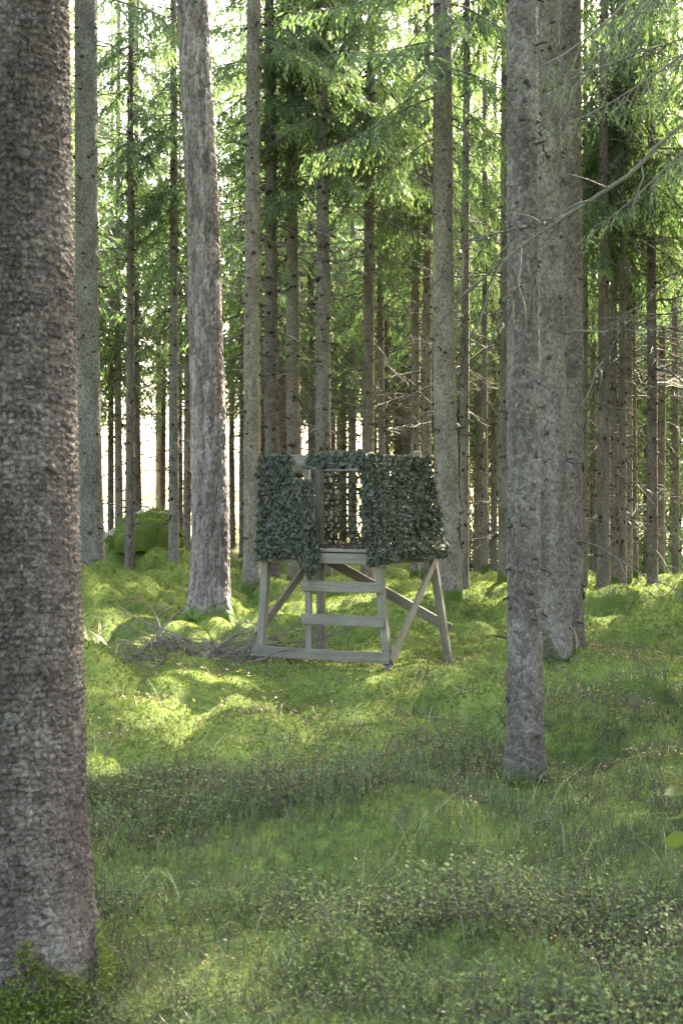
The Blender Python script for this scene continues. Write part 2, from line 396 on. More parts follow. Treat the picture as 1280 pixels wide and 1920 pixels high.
# the feet of the main trees and of the stand fix the level there
ANCH = [((px-640)/FPX*d, d, z, r) for px, d, z, r in [(393, 15., 0., .9), (174, 18.8, .0, .9), (473, 20., .02, .7), (845, 17.84, .02, .8), (1045, 10.9, .02, .8), (984, 6.46, 0., .5), (40, 3.72, 0., .6), (243, 23.4, .05, .7), (327, 23.6, .05, .7), (660, 11.4, -.02, 1.2)]]
_ax = np.array([a_[0] for a_ in ANCH]); _ay = np.array([a_[1] for a_ in ANCH]); _az = np.array([a_[2] for a_ in ANCH]); _ar = np.array([a_[3] for a_ in ANCH])
_K = np.exp(-((_ax[:, None]-_ax)**2+(_ay[:, None]-_ay)**2)/_ar**2)
_w = np.linalg.solve(_K, _az-(_gh(_ax, _ay)-GZ0))
def ground_h(x, y):
    h = _gh(x, y)-GZ0
    for ax_, ay_, ar_, w_ in zip(_ax, _ay, _ar, _w): h = h+w_*np.exp(-((x-ax_)**2+(y-ay_)**2)/ar_**2)
    return h
def gz(x, y): return float(ground_h(np.array([x]), np.array([y]))[0])

def steps(a, b, f):
    out = [a]
    while out[-1] < b: out.append(out[-1]+f(out[-1]))
    return out
ypos = steps(1.8, 32, lambda y: max(.034, .0085*y))+steps(32.5, 60, lambda y: .5)+steps(62, 2600, lambda y: .12*y)
yneg = [-v for v in steps(-1.5, 8, lambda y: .5)][::-1]
yneg = [-2600, -800, -250, -80, -30, -15]+[v for v in yneg if v < 1.75]
xr = steps(0.022, 2.6, lambda x: .05)+steps(2.66, 9, lambda x: .09)+steps(9.3, 34, lambda x: .6)+steps(37, 2600, lambda x: .15*x)
gx = np.array([-v for v in xr][::-1]+xr); gy = np.array(yneg+ypos)
X, Y = np.meshgrid(gx, gy); Z = ground_h(X, Y)
nx, ny = len(gx), len(gy)
k = (np.arange(ny-1)[:, None]*nx+np.arange(nx-1)[None, :]).ravel()
ground = obj('ground', mesh_np('ground', np.stack([X, Y, Z], -1).reshape(-1, 3), [np.stack([k, k+1, k+nx+1, k+nx], -1)], [M_GROUND], [0], True))
ground['kind'] = 'structure'

# ------------------------------------------------------------------ trunks
def trunk_mesh(name, prof, path, H, n, zs, m, bark=None, flare=.35, seed=0, lobes=5, burr=()):
    """prof: [(z, r)], path: [(z, dx, dy)] -> mesh, plus functions for radius and centre"""
    pz = [p[0] for p in prof]; pr = [p[1] for p in prof]; cz = [p[0] for p in path]
    zs = np.asarray(zs, float); th = np.arange(n)*2*PI/n
    Zg, T = np.meshgrid(zs, th, indexing='ij')
    R = np.interp(Zg, pz, pr)
    ph = seed*1.7
    lob = .5+.5*np.cos(lobes*T+ph+np.sin(2*T+ph))
    R = R*(1+flare*np.exp(-np.clip(Zg, -1, 9)/.16)*(.45+.75*lob))
    R = R*(1+.035*(fbm2(3*np.cos(T)+seed*5+9, 3*np.sin(T)+Zg*1.3, 70+seed)-.5)+.02*np.cos(2*T+ph+Zg*.3))
    r0 = np.interp(1.0, pz, pr)
    if bark:
        cw, ch, dep, zmax = bark
        per = max(6, int(round(2*PI*r0/cw)))
        u = T/(2*PI)*per; v = Zg/ch
        wob = .35*(noise2(np.cos(T)*6+seed, np.sin(T)*6+Zg/ch*.9, 81)-.5); 
        f1, f2, cid, du, dv = worley(u+wob, v+.5*wob, 90+seed, per)
        ed = smooth(.0, .34, f2-f1); plate = ed*(.35+.65*cid)+(.0 if ch > cw*1.5 else 1.)*(-.85*dv+.5*(cid-.5)*du)*smooth(0, .25, f2-f1)
        if ch > cw*1.5:
            T2 = (T-PI/2) % (2*PI); s1 = T2*r0/cw+.9*(fbm2(T2*r0/cw*.7, Zg/ch*1.1, 83)-.5)*2; s2 = Zg/ch+.8*(fbm2(T2*r0/cw*.8+5, Zg/ch*1.3, 84)-.5)*2
            g1, g2, gi, gu, gv = worley(s1, s2, 86); k1, k2, ki, _, _ = worley(s1*2.1, s2*2.4, 87)
            plate = smooth(.0, .30, g2-g1)*(.55+.45*gi)+.28*smooth(0, .3, k2-k1)*(.4+.6*ki)-.1
        fine = fbm2(T*r0/cw*2.7, Zg/ch*2.7, 95, 2)-.5
        fade = 1-.75*smooth(zmax*.4, zmax, Zg)
        R = R+dep*fade*(plate-.4+.35*fine)
    for (bz, bt, br, bd) in burr:
        dt = (T-bt+PI) % (2*PI)-PI
        R = R+bd*np.exp(-((Zg-bz)/br)**2-(dt*r0/br)**2)
    cx = np.interp(Zg, cz, [p[1] for p in path]); cy = np.interp(Zg, cz, [p[2] for p in path])
    V = np.stack([cx+R*np.cos(T), cy+R*np.sin(T), Zg], -1).reshape(-1, 3)
    k = np.arange(len(zs)-1)[:, None]*n; j = np.arange(n)[None, :]
    F = np.stack([k+j, k+(j+1) % n, k+n+(j+1) % n, k+n+j], -1).reshape(-1, 4)
    return mesh_np(name, V, [F], [m], [0], True), (lambda z: float(np.interp(z, pz, pr))), (lambda z: np.array([np.interp(z, cz, [p[1] for p in path]), np.interp(z, cz, [p[2] for p in path])]))

def zgrid(fine, zf, H, coarse=.5):
    return np.concatenate([np.arange(-.25, zf, fine), np.arange(zf, H, coarse), [H]])

def profile(r, H=22., taper=1.0):
    """radius r at 1.3 m, near-linear taper to the tip"""
    z = np.linspace(-.3, H, 24); return [(a, max(.006, r*(1-max(a, 0)/H)**.75/(1-1.3/H)**.75)) for a in z]

# dead branches: broken twiggy boughs, along +X
def dead_branch(seed, length=1.3, r=.0095, droop=.18, nsub=9):
    g = np.random.default_rng(seed); b = Bag()
    t = np.linspace(0, 1, 9)
    yb = np.cumsum(g.normal(0, .018, 9))*length; zb = -droop*t**1.3*length+.12*length*t**3+np.cumsum(g.normal(0, .010, 9))*length
    P = np.stack([t*length, yb-yb[0], zb-zb[0]], -1); P[0, 0] = -.03
    add_tube(b, P, r*(1-.8*t)+.0012, 5)
    for s in range(nsub):
        tt = g.uniform(.18, .95); q = np.array([np.interp(tt, t, P[:, c]) for c in range(3)])
        l = length*g.uniform(.12, .42)*(1.15-tt*.7); sg = g.choice([-1, 1]); a = g.uniform(.5, 1.1)*sg
        d = np.array([math.cos(a), math.sin(a), g.uniform(-.55, .15)])
        u = np.linspace(0, 1, 5)[:, None]
        Q = q+u*l*d+np.cumsum(g.normal(0, .016, (5, 3)), 0)*l*2+np.array([0, 0, -.12*l])*u**2
        Q[0] = q; add_tube(b, Q, r*.38*(1-.75*u[:, 0])+.0010, 3)
        for w in range(g.integers(0, 3)):
            qq = Q[g.integers(1, 4)]; d2 = nrm(d+g.normal(0, .6, 3)); l2 = l*g.uniform(.2, .45)
            add_tube(b, np.stack([qq, qq+d2*l2*.5, qq+d2*l2+[0, 0, -.1*l2]]), [r*.2+.0008, r*.15+.0006, .0007], 3)
    return b
DEAD = [dead_branch(100+i, l, r, dr, ns) for i, (l, r, dr, ns) in enumerate([(1.5, .014, .2, 11), (1.1, .012, .1, 8), (1.9, .016, .3, 13), (.8, .010, .05, 6), (.55, .010, .12, 3), (1.3, .013, .35, 9), (.35, .010, .05, 1), (1.0, .011, -.05, 7)])]
DEAD = [d.compact() for d in DEAD]
DEAD_ME = [d.mesh('dead_branch', [M_TWIG]) for d in DEAD]

# branch stubs and knots, along +X
def stub_bag(seed, l=.035, r=.011):
    g = np.random.default_rng(seed); b = Bag()
    add_tube(b, [(-.03, 0, 0), (.0, 0, 0), (.008, 0, .001), (l*.6, .002, -.004*g.random()), (l, .003*g.normal(), -.008)], [r*2.3, r*1.9, r*1.25, r, r*.75], 7)
    return b
STUB = [stub_bag(i, l, r) for i, (l, r) in enumerate([(.03, .010), (.05, .009), (.018, .013), (.09, .007)])]
STUB_ME = [s.mesh('branch_stub', [M_KNOT], True) for s in STUB]

# living spruce bough, along +X, drooping side shoots
def bough(seed, length=2.0, droop=.28, fine=True):
    g = np.random.default_rng(seed); b = Bag()
    t = np.linspace(0, 1, 9)
    P = np.stack([t*length, np.cumsum(g.normal(0, .012, 9))*length, (-droop*t**1.4+.14*t**4)*length], -1); P[0] = (-.05, 0, 0)
    add_tube(b, P, (.013*(1-.85*t)+.002)*(length/2), 4, 0)
    pos, dr, ln = [], [], []
    sp = .085 if fine else .17
    ns = int(length*.88/sp)
    for s in range(ns):
        for sg in (-1, 1):
            tt = .12+.88*(s+g.random())/ns
            q = np.array([np.interp(tt, t, P[:, c]) for c in range(3)])
            l = (.16+.42*math.sin(min(1, tt*1.25)*PI*.80+.35)**1.2*(1.05-tt*.55))*length/2*g.uniform(.6, 1.15)
            a = sg*g.uniform(.65, 1.1)
            d = np.array([math.cos(a), math.sin(a), -g.uniform(.15, .6)])
            u = np.linspace(0, 1, 4)[:, None]
            Q = q+u*l*d+np.array([0, 0, -.55*l])*u**1.8
            add_tube(b, Q[[0, 2, 3]], [.003, .002, .001], 3, 0)
            m = max(2, int(l/(.029 if fine else .095)))
            uu = (np.arange(m)+g.random(m)*.7)/m
            pp = np.stack([np.interp(uu, u[:, 0], Q[:, c]) for c in range(3)], -1)
            sd = g.choice([-1, 1], m)
            tang = nrm(np.stack([np.full(m, d[0]), np.full(m, d[1]), d[2]-.9*uu], -1))
            side = nrm(np.cross(tang, [0, 0, 1.]))*sd[:, None]
            dd = nrm(tang*g.uniform(.5, 1.1, (m, 1))+side*g.uniform(.35, .9, (m, 1))+np.array([0, 0, -1.])*g.uniform(.15, .95, (m, 1)))
            pos.append(pp); dr.append(dd); ln.append(np.full(m, 1.)*g.uniform(.075, .15, m)*(1 if fine else 1.9)*(1.1-.35*uu))
    pos.append(P[-3:]); dr.append(nrm(np.tile([1., 0, -.3], (3, 1))+g.normal(0, .3, (3, 3)))); ln.append(np.full(3, .14))
    pos = np.concatenate(pos); dr = np.concatenate(dr); ln = np.concatenate(ln); m = len(pos)
    S = nrm(np.cross(dr, g.normal(0, 1, (m, 3)))); w = (.0140 if fine else .022)*g.uniform(.8, 1.3, (m, 1))
    V = np.stack([pos, pos+dr*ln[:, None]*.4+S*w, pos+dr*ln[:, None], pos+dr*ln[:, None]*.4-S*w], 1).reshape(-1, 3)
    F = np.arange(m*4).reshape(-1, 4)
    b.add(V, F, 1)
    return b.compact()
def needle_bough(seed, length, droop):
    b = bough(seed, length, droop, True); g = np.random.default_rng(seed); out = Bag()
    for V, F, m, n0 in b.pieces():
        if m == 0: out.add(V, F, 0); continue
        Q = V.reshape(-1, 4, 3); a = Q[:, 0]; e = Q[:, 2]; ax = nrm(e-a); l = np.linalg.norm(e-a, axis=1)
        s = nrm(np.cross(ax, g.normal(0, 1, a.shape)))*.0012
        out.add(np.stack([a-s, a+s, e+s*.5, e-s*.5], 1).reshape(-1, 3), np.arange(len(a)*4).reshape(-1, 4), 0)
        for k_ in range(15):
            t_ = g.uniform(.05, 1, len(a))[:, None]; p = a+(e-a)*t_; d = nrm(ax*.8+nrm(g.normal(0, 1, a.shape))*.75); n_ = g.uniform(.011, .018, (len(a), 1)); w = nrm(np.cross(d, g.normal(0, 1, a.shape)))*.0011
            out.add(np.stack([p-w, p+w, p+d*n_], 1).reshape(-1, 3), np.arange(len(a)*3).reshape(-1, 3), 1)
    return out.compact()
BN_ME = [needle_bough(260+i, 1.3, d).mesh('live_branch', [M_TWIG, M_NEEDLE]) for i, d in enumerate([.35, .55])]
BF = [bough(200+i, 2.0, d, True) for i, d in enumerate([.25, .38, .16, .5])]
BC = [bough(220+i, 2.0, d, False) for i, d in enumerate([.25, .38, .14])]
BF_ME = [b.mesh('live_branch', [M_TWIG, M_NEEDLE]) for b in BF]

def crown_mesh(name, seed, H, Lmax, fine_to=0., needle=None, dens=1., shape=.8, top=.25, pitch=(.25, -.5)):
    """crown from local z=0 to H; boughs in loose whorls; fine boughs up to fine_to"""
    g = np.random.default_rng(seed); b = Bag(); z = 0.
    while z < H:
        f = z/H; fine = z < fine_to
        L_ = Lmax*((1-f)**shape)*(1-top*math.exp(-z/1.2))+.12
        kk = max(2, int(round(g.integers(4, 7)*dens*(.55 if z < .9 else 1))))
        for j in range(kk):
            src = (BF if fine else BC)[g.integers(0, len(BF) if fine else len(BC))]
            sc = L_*g.uniform(.65, 1.15)/2.
            M = rotz(np.array(g.uniform(0, 2*PI)))@roty(np.array(pitch[0]+(pitch[1])*f+g.normal(0, .12)))@rotx(np.array(g.normal(0, .25)))@np.diag([sc, sc, sc**.7])
            b.merge(src, M, np.array([0, 0, z+g.normal(0, .12)]))
        z += g.uniform(.30, .55)*(1 if fine else 1.25)
    return b.compact().mesh(name, [M_TWIG, needle or M_NEEDLE])
CR_FINE = [crown_mesh('crown', 300+i, 14.5, 2.5, 3.6, dens=.85) for i in range(2)]
CR_BACK = [crown_mesh('crown', 320+i, 16.5, 2.7, 0., dens=.85) for i in range(3)]
CR_HIGH = [crown_mesh('crown', 330+i, 11.5, 2.4, 0., dens=.9) for i in range(2)]*2
CR_PINE = crown_mesh('crown', 340, 7., 3.2, 0., dens=.8, shape=.4, pitch=(-.1, -.5))
CR_YOUNG = [crown_mesh('crown', 350+i, 5.2, 1.7, 0., M_YOUNG, dens=1.3, shape=.9, top=0.) for i in range(2)]

# shared trunks for the slimmer trees (radius .12 at 1.3 m, 22 m tall) with their knots and twiggy dead boughs
GEN_T, GEN_K, GEN_D = [], [], []
for i in range(5):
    g = np.random.default_rng(400+i); H = 22.
    zz = np.linspace(0, H, 12); dx = np.cumsum(g.normal(0, .012, 12)); dy = np.cumsum(g.normal(0, .012, 12))
    path = [(-.3, 0, 0)]+[(a, b-dx[0], c-dy[0]) for a, b, c in zip(zz, dx, dy)]
    me, rf, cf = trunk_mesh('trunk', profile(.12), path, H, 22, zgrid(.05, 11, H), M_SPRUCE if i % 2 else M_GREY, (.05, .06, .004, 14), .4, i)
    GEN_T.append(me)
    kb, db = Bag(), Bag(); z = .9
    while z < 13:
        for j in range(g.integers(2, 6)):
            a = g.uniform(0, 2*PI); zz_ = z+g.normal(0, .04); c = cf(zz_); r = rf(zz_)*.97
            T_ = np.array([c[0]+r*math.cos(a), c[1]+r*math.sin(a), zz_]); R_ = rotz(np.array(a))@roty(np.array(g.normal(.1, .3)))
            kb.merge(STUB[g.integers(0, 4)], R_*1.6, T_)
            if g.random() < .16+.42*smooth(1.5, 5.5, z):
                db.merge(DEAD[g.integers(0, 8)], R_*g.uniform(.6, 1.15), T_)
        z += g.uniform(.22, .42)
    GEN_K.append(kb.compact().mesh('knots', [M_KNOT], True)); GEN_D.append(db.compact().mesh('dead_branchwork', [M_TWIG]))

TREES = []   # x, y of every tree, for spacing
def slim_spruce(label, x, y, r, cb, kind, group, lean=(0, 0), name='spruce_tree', H=None, csc=1.0, dead=True):
    i = len(TREES) % 5; TREES.append((x, y))
    H = H or random.uniform(20, 23); rz = random.uniform(0, 2*PI)
    t = thing(name, label, 'tree', (x, y, gz(x, y)-.06), group)
    s = r/.12
    rot = (math.radians(lean[1]), math.radians(lean[0]), 0)
    t.rotation_euler = rot
    obj('trunk', GEN_T[i], t, rot=(0, 0, rz), scale=(s, s, H/22.))
    k = obj('knot', GEN_K[i], t, rot=(0, 0, rz), scale=(s, s, H/22.)); k['kind'] = 'stuff'
    if dead:
        d = obj('dead_branchwork', GEN_D[(i+random.randint(0, 4)) % 5], t, rot=(0, 0, random.uniform(0, 6)), scale=(.8+.2*s, .8+.2*s, 1)); d['kind'] = 'stuff'
    lib, Hc = {'fine': (CR_FINE, 14.5), 'back': (CR_BACK, 16.5), 'high': (CR_HIGH, 11.5)}[kind]
    obj('crown', random.choice(lib), t, (0, 0, cb), (0, 0, random.uniform(0, 6)), (csc, csc, (H-cb+.3)/Hc))
    return t

def knots_on(t, trunk, rf, cf, z0, z1, seed, step=(.16, .34), sc=1., dead=0., face=None, maxd=8, name='branch_stub'):
    g = np.random.default_rng(seed); z = z0
    while z < z1:
        for j in range(g.integers(1, 5)):
            a = g.uniform(0, 2*PI); zz = z+g.normal(0, .03); c = cf(zz); r = rf(zz)*.98; s = sc*g.uniform(.7, 1.3)
            p = (c[0]+r*math.cos(a), c[1]+r*math.sin(a), zz)
            if math.sin(a) < .35: obj(name, STUB_ME[g.integers(0, 4)], trunk, p, (0, g.normal(.1, .25), a), (s, s, s))
            if g.random() < dead:
                obj('dead_branch', DEAD_ME[g.integers(0, maxd)], t, p, (g.normal(0, .3), g.normal(.05, .2), a), (s*.9,)*3)
        z += g.uniform(*step)

# --- the big near trees -------------------------------------------------
def base(px, by, d=None):
    d = d or 3390./(by-HOR); x = (px-640)/FPX*d
    return x, d
# A: thick old spruce at the left edge
x, y = base(40, 1850); x = -.985; TREES.append((x, y))
t = thing('spruce_tree', 'thick old spruce with rough brown bark and a mossy foot beside the open foreground', 'tree', (x, y, gz(x, y)-.02))
prof = [(-.3, .235), (0, .230), (.3, .203), (.8, .188), (1.5, .173), (2.3, .160), (3.2, .147), (8, .125), (16, .07), (23, .01)]
me, rfA, cfA = trunk_mesh('trunk', prof, [(-.3, .005, 0), (.2, 0, 0), (1.5, -.008, 0), (3.2, -.016, 0), (23, -.1, 0)], 23, 200, zgrid(.0065, 3.2, 23), M_SPRUCE_OLD, (.023, .018, .0105, 30), .22, 3, 5)
tk = obj('trunk', me, t)
obj('crown', CR_HIGH[0], t, (0, 0, 10), (0, 0, 1), (1.2, 1.2, 1.15))
for (z, a, s, k_) in [(2.55, -1.2, 1.1, 0), (1.02, -.95, .9, 1), (.72, -2.0, .9, 0), (1.62, -.75, 1.0, 1), (2.9, -2.2, .9, 0), (1.98, -1.6, .8, 1), (1.3, -1.9, .9, 1), (2.5, -1.32, .7, 1)]:
    obj('branch_stub', STUB_ME[k_], tk, (cfA(z)[0]+rfA(z)*.985*math.cos(a), rfA(z)*.985*math.sin(a), z), (0, .3, a), (s*.7, s, s))
for (z, a, s, k_) in [(2.40, -.12, .26, 6), (1.16, -.15, .16, 6), (2.95, -.2, .2, 4)]:
    obj('dead_branch', DEAD_ME[k_], t, (cfA(z)[0]+rfA(z)*.95*math.cos(a), rfA(z)*.95*math.sin(a), z), (0, .02, a), (s, s*.8, s*.8))
TREE_A = t

# AA: slender grey spruce right of the stand, near
x, y = base(984, 1465); TREES.append((x, y)); y = 6.46
t = thing('spruce_tree', 'slender grey spruce with pale lichen, a mossy burl and moss at its foot', 'tree', (x, y, gz(x, y)-.02))
prof = [(-.3, .108), (0, .104), (.4, .096), (1.2, .090), (2.5, .087), (4.3, .083), (10, .06), (21, .008)]
me, rf, cf = trunk_mesh('trunk', prof, [(-.3, .005, 0), (.5, 0, 0), (1.5, -.008, 0), (2.8, -.012, 0), (4.3, -.018, 0), (21, -.05, 0)], 21, 90, zgrid(.010, 4.3, 21), M_SPRUCE, (.019, .017, .0050, 12), .3, 5, 5,
    burr=[(.30, -1.15, .035, .028)])
tk = obj('trunk', me, t); knots_on(t, tk, rf, cf, .18, 4.3, 51, (.09, .2), .7)
obj('crown', CR_HIGH[1], t, (0, 0, 9), (0, 0, 2), (1, 1, 1.05))
for (z, a, s, k_) in [(1.06, 3.3, .22, 4), (.85, 3.0, .2, 6)]:
    obj('dead_branch', DEAD_ME[k_], t, (cf(z)[0]+rf(z)*.95*math.cos(a), rf(z)*.95*math.sin(a), z), (0, .3, a), (s, s, s))
AA = (t, rf, cf)

# BB: a pair standing close together behind it
x, y = base(1040, 1265, 10.7); TREES.append((x, y))
t = thing('spruce_tree', 'brown spruce rising from a moss mound, the front one of a close pair', 'tree', (x, y, gz(x, y)-.03))
prof = [(-.3, .15), (0, .147), (.4, .135), (1.2, .126), (3, .112), (6, .098), (12, .07), (22, .01)]
me, rf, cf = trunk_mesh('trunk', prof, [(-.3, .0, 0), (.5, 0, 0), (1.5, -.01, 0), (3, -.03, 0), (6, -.075, 0), (22, -.1, 0)], 22, 90, zgrid(.014, 6.4, 22), M_SPRUCE, (.026, .024, .0065, 14), .3, 7, 4)
tk = obj('trunk', me, t); knots_on(t, tk, rf, cf, .3, 6.2, 52, (.13, .28), .95, .05, None, 8)
obj('crown', CR_HIGH[2], t, (0, 0, 9.5), (0, 0, 3), (1, 1, 1.08))
x, y = base(1068, 1250, 11.6); TREES.append((x, y))
t = thing('spruce_tree', 'brown spruce with dark resin scars, half hidden behind its close neighbour', 'tree', (x, y, gz(x, y)-.03))
prof = [(-.3, .14), (0, .137), (.4, .125), (1.2, .117), (3, .112), (6, .108), (12, .075), (22, .01)]
me, rf, cf = trunk_mesh('trunk', prof, [(-.3, .0, 0), (1.5, .0, 0), (3, .01, 0), (6, -.005, 0), (22, 0, 0)], 22, 84, zgrid(.016, 6.6, 22), M_SPRUCE, (.026, .024, .0065, 14), .3, 8, 4, burr=[(2.25, -.3, .09, .02), (1.9, -.25, .06, .015)])
tk = obj('trunk', me, t); knots_on(t, tk, rf, cf, .3, 6.4, 53, (.13, .28), .95, .06)
for (z, a, hh) in [(2.28, -.42, .16), (1.85, -.5, .1), (.62, -.5, .09)]:
    b = Bag(); th = np.linspace(0, 1, 9)
    add_tube(b, [(.012*math.sin(5*q), .006*math.cos(7*q), (q-.5)*hh*2) for q in th], [.004+.022*math.sin(PI*q)*(.7+.3*math.sin(9*q)) for q in th], 7)
    obj('resin_scar', b.mesh('resin_scar', [M_BURN], True), t, (cf(z)[0]+rf(z)*.97*math.cos(a), cf(z)[1]+rf(z)*.97*math.sin(a), z))
obj('crown', CR_HIGH[0], t, (0, 0, 9.5), (0, 0, 4), (1, 1, 1.08))

# C: pine
x, y = base(393, 1165); TREES.append((x, y))
t = thing('pine_tree', 'leaning pine with deeply furrowed grey bark beside the pile of dry twigs', 'tree', (x, y, gz(x, y)-.03))
def pz(py): return (1165-py)/150.7
def pxo(px): return (px-393)/150.7
path = [(-.4, 0, 0), (0, 0, 0), (pz(1000), pxo(395), 0), (pz(800), pxo(390.5), 0), (pz(600), pxo(385), 0), (pz(420), pxo(382), 0), (pz(330), pxo(377), 0), (pz(200), pxo(370), 0), (pz(0), pxo(360.5), 0), (12, -.5, 0), (22, -.9, 0)]
prof = [(-.4, .27), (0, .262), (.4, .245), (1.1, .232), (2.4, .217), (3.8, .20), (4.9, .193), (5.3, .197), (6.4, .19), (7.8, .183), (14, .13), (22, .02)]
me, rf, cf = trunk_mesh('trunk', prof, path, 22, 120, zgrid(.018, 8.0, 22), M_PINE, (.052, .15, .024, 20), .45, 9, 5)
obj('trunk', me, t); obj('crown', CR_PINE, t, (-.75, 0, 15.5), (0, 0, 1))
PINE = t

# B, D, W: mid-distance spruces that frame the stand
def mid_spruce(label, px, by, prof_px, path_px, m, seed, cb, d=None, knots=(.9, 9.5), dead=.05, n=56, flare=.3, crown=0, dz=.024):
    x, y = base(px, by, d); TREES.append((x, y)); s = FPX/y
    t = thing('spruce_tree', label, 'tree', (x, y, gz(x, y)-.05))
    prof = [(-.3, prof_px[-1][1]/2/s*1.05)]+sorted([((by-a)/s, w/2/s) for a, w in prof_px])
    zt, rt = prof[-1]; prof += [(zt+6, rt*.6), (22.5, .01)]
    path = sorted([((by-a)/s, (b-px)/s, 0) for a, b in path_px]); path = [(-.3, path[0][1], 0)]+path+[(22.5, path[-1][1]*1.3, 0)]
    me, rf, cf = trunk_mesh('trunk', prof, path, 22.5, n, zgrid(dz, (by+60)/s, 22.5), m, (.045, .05, .004, 16), flare, seed, 5)
    tk = obj('trunk', me, t); knots_on(t, tk, rf, cf, knots[0], knots[1], seed+60, (.14, .30), 1.35, dead)
    obj('crown', CR_HIGH[crown], t, (path[-1][1], 0, cb), (0, 0, seed), (1, 1, (22.7-cb)/11.5))
    return t, rf, cf
B_ = mid_spruce('stout pale grey spruce with a mossy mound at its foot and dark branch stubs', 174, 1120, [(0, 42), (500, 43), (900, 46), (1060, 51), (1120, 56)], [(0, 161), (500, 163), (900, 168), (1120, 174)], M_GREY, 11, 10.6, dead=.03)
D_ = mid_spruce('straight tan spruce beside the left corner of the hunting stand', 473, 1110, [(0, 25), (600, 30), (1000, 32), (1110, 35)], [(0, 475.5), (600, 472), (1110, 472.5)], M_GREY, 12, 10.5, dead=.05)
W_ = mid_spruce('grey spruce with black hollow scars beside the right side of the hunting stand', 845, 1130, [(0, 34), (300, 37), (600, 41), (900, 44), (1130, 44)], [(0, 829), (300, 830), (600, 831), (900, 837), (1130, 845)], M_GREY, 13, 9.9, dead=.04)
for (py, px, hh, ww) in [(795, 824, 10, 7), (905, 832, 32, 7), (1015, 862, 48, 8), (1085, 850, 14, 4)]:
    t, rf, cf = W_; s = FPX/17.84; z = (1130-py)/s; xx = (px-845)/s; c = cf(z); r = rf(z)
    a = -math.acos(max(-.95, min(.95, (xx-c[0])/r)))
    b = Bag(); th = np.linspace(0, 1, 11)
    add_tube(b, [(.010*math.sin(6*q), 0, (q-.5)*hh*2/s) for q in th], [(.25+.75*math.sin(PI*q)*(.75+.25*math.sin(11*q)))*ww/s*.9 for q in th], 8)
    o = obj('hollow_scar', b.mesh('hollow_scar', [M_BURN], True), t, (c[0]+r*.93*math.cos(a), r*.93*math.sin(a), z), (0, 0, a+PI/2), (1, .35, 1))

# --- slimmer trees seen between, listed from the photograph: px, base row or depth, width px at that depth, crown base, kind, label
G_BEHIND = 'slim spruces standing behind the hunting stand'
LB = 'slim brown spruce among the trunks directly behind the hunting stand'
LIST = [
    (243, 23.4, 18, 7.5, 'fine', 'thin spruce in front of the moss boulder, its twigs bare and dead', None),
    (327, 23.6, 20, 6.5, 'fine', 'thin dark spruce standing right beside the moss boulder', None),
    (222, 33, 15, 5.5, 'back', 'slim spruce at the bright forest edge behind the moss boulder', 'spruces at the bright forest edge'),
    (208, 41, 12, 5, 'back', 'slim spruce at the bright forest edge behind the moss boulder', 'spruces at the bright forest edge'),
    (260, 38, 14, 5, 'back', 'slim spruce at the bright forest edge behind the moss boulder', 'spruces at the bright forest edge'),
    (305, 44, 10, 4.8, 'back', 'slim spruce at the bright forest edge behind the moss boulder', 'spruces at the bright forest edge'),
    (350, 32, 15, 5.2, 'back', 'slim spruce at the bright forest edge behind the moss boulder', 'spruces at the bright forest edge'),
    (453, 35, 9, 5, 'back', 'very thin spruce half hidden behind the straight tan spruce', None),
    (511, 22, 29, 8.2, 'fine', 'fairly thick brown spruce rising behind the left-hand net of the stand', None), (555, 22.6, 30, 7.8, 'fine', 'fairly thick brown spruce rising behind the door post of the stand', None),
    (586, 30, 16, 6, 'back', LB, G_BEHIND), (608, 21.5, 30, 7.4, 'fine', 'tan spruce with a sunlit edge rising behind the stand opening', None), (662, 36, 13, 5.6, 'back', LB, G_BEHIND),
    (688, 22.4, 23, 7.2, 'fine', 'brown spruce rising behind the post right of the stand opening', None), (718, 27, 15, 6.4, 'fine', 'thin brown spruce rising behind the middle of the right-hand net', None),
    (746, 40, 10, 5.6, 'back', LB, G_BEHIND), (778, 25, 18, 7, 'fine', 'slim dark spruce rising behind the back right corner of the stand', None),
    (799, 24, 19, 6.9, 'fine', 'slim tan spruce between the stand and the scarred grey spruce', None), (925, 31, 13, 5.2, 'back', 'thin spruce in the gap beside the slim dark spruce', None), (893, 35, 13, 5, 'back', 'thin far spruce beside the bluish grey one', None),
    (869, 20.2, 18, 9.0, 'fine', 'slim reddish brown spruce just behind the scarred grey spruce', None),
    (909, 26, 12, 6.2, 'fine', 'thin bluish grey spruce standing alone in the gap before the young spruces', None),
    (942, 20.5, 17, 9.4, 'fine', 'slim dark spruce half hidden behind the slender lichen spruce', None),
]
G_R = 'slim spruces on the low rise beyond the sunny moss bank'
LR = 'slim spruce of the cluster on the low rise beyond the sunny moss bank'
for (px, d, w) in [(1130, 20.5, 24), (1152, 21.6, 15), (1166, 20.8, 14), (1176, 23, 15), (1187, 24, 16), (1222, 21.3, 20), (1237, 24, 15), (1114, 30, 10), (1096, 23, 10), (1266, 27, 14)]:
    lr_ = {1130: 'stoutest spruce on the low rise beyond the sunny moss bank', 1187: 'pale bluish grey spruce on the low rise beyond the sunny moss bank', 1222: 'dark spruce standing apart beside the cluster on the low rise'}.get(px)
    LIST.append((px, d, w, random.uniform(5.6, 7.), 'fine' if d < 26 else 'back', lr_ or LR, None if lr_ else G_R))
for (px, d, w, cb, kind, lab, grp) in LIST:
    rr_ = w/2*d/FPX; slim_spruce(lab, (px-640)/FPX*d, d, rr_, cb, kind, grp, (random.gauss(0, .25), random.gauss(0, .4)), csc=min(1., max(.38, rr_/.155)))

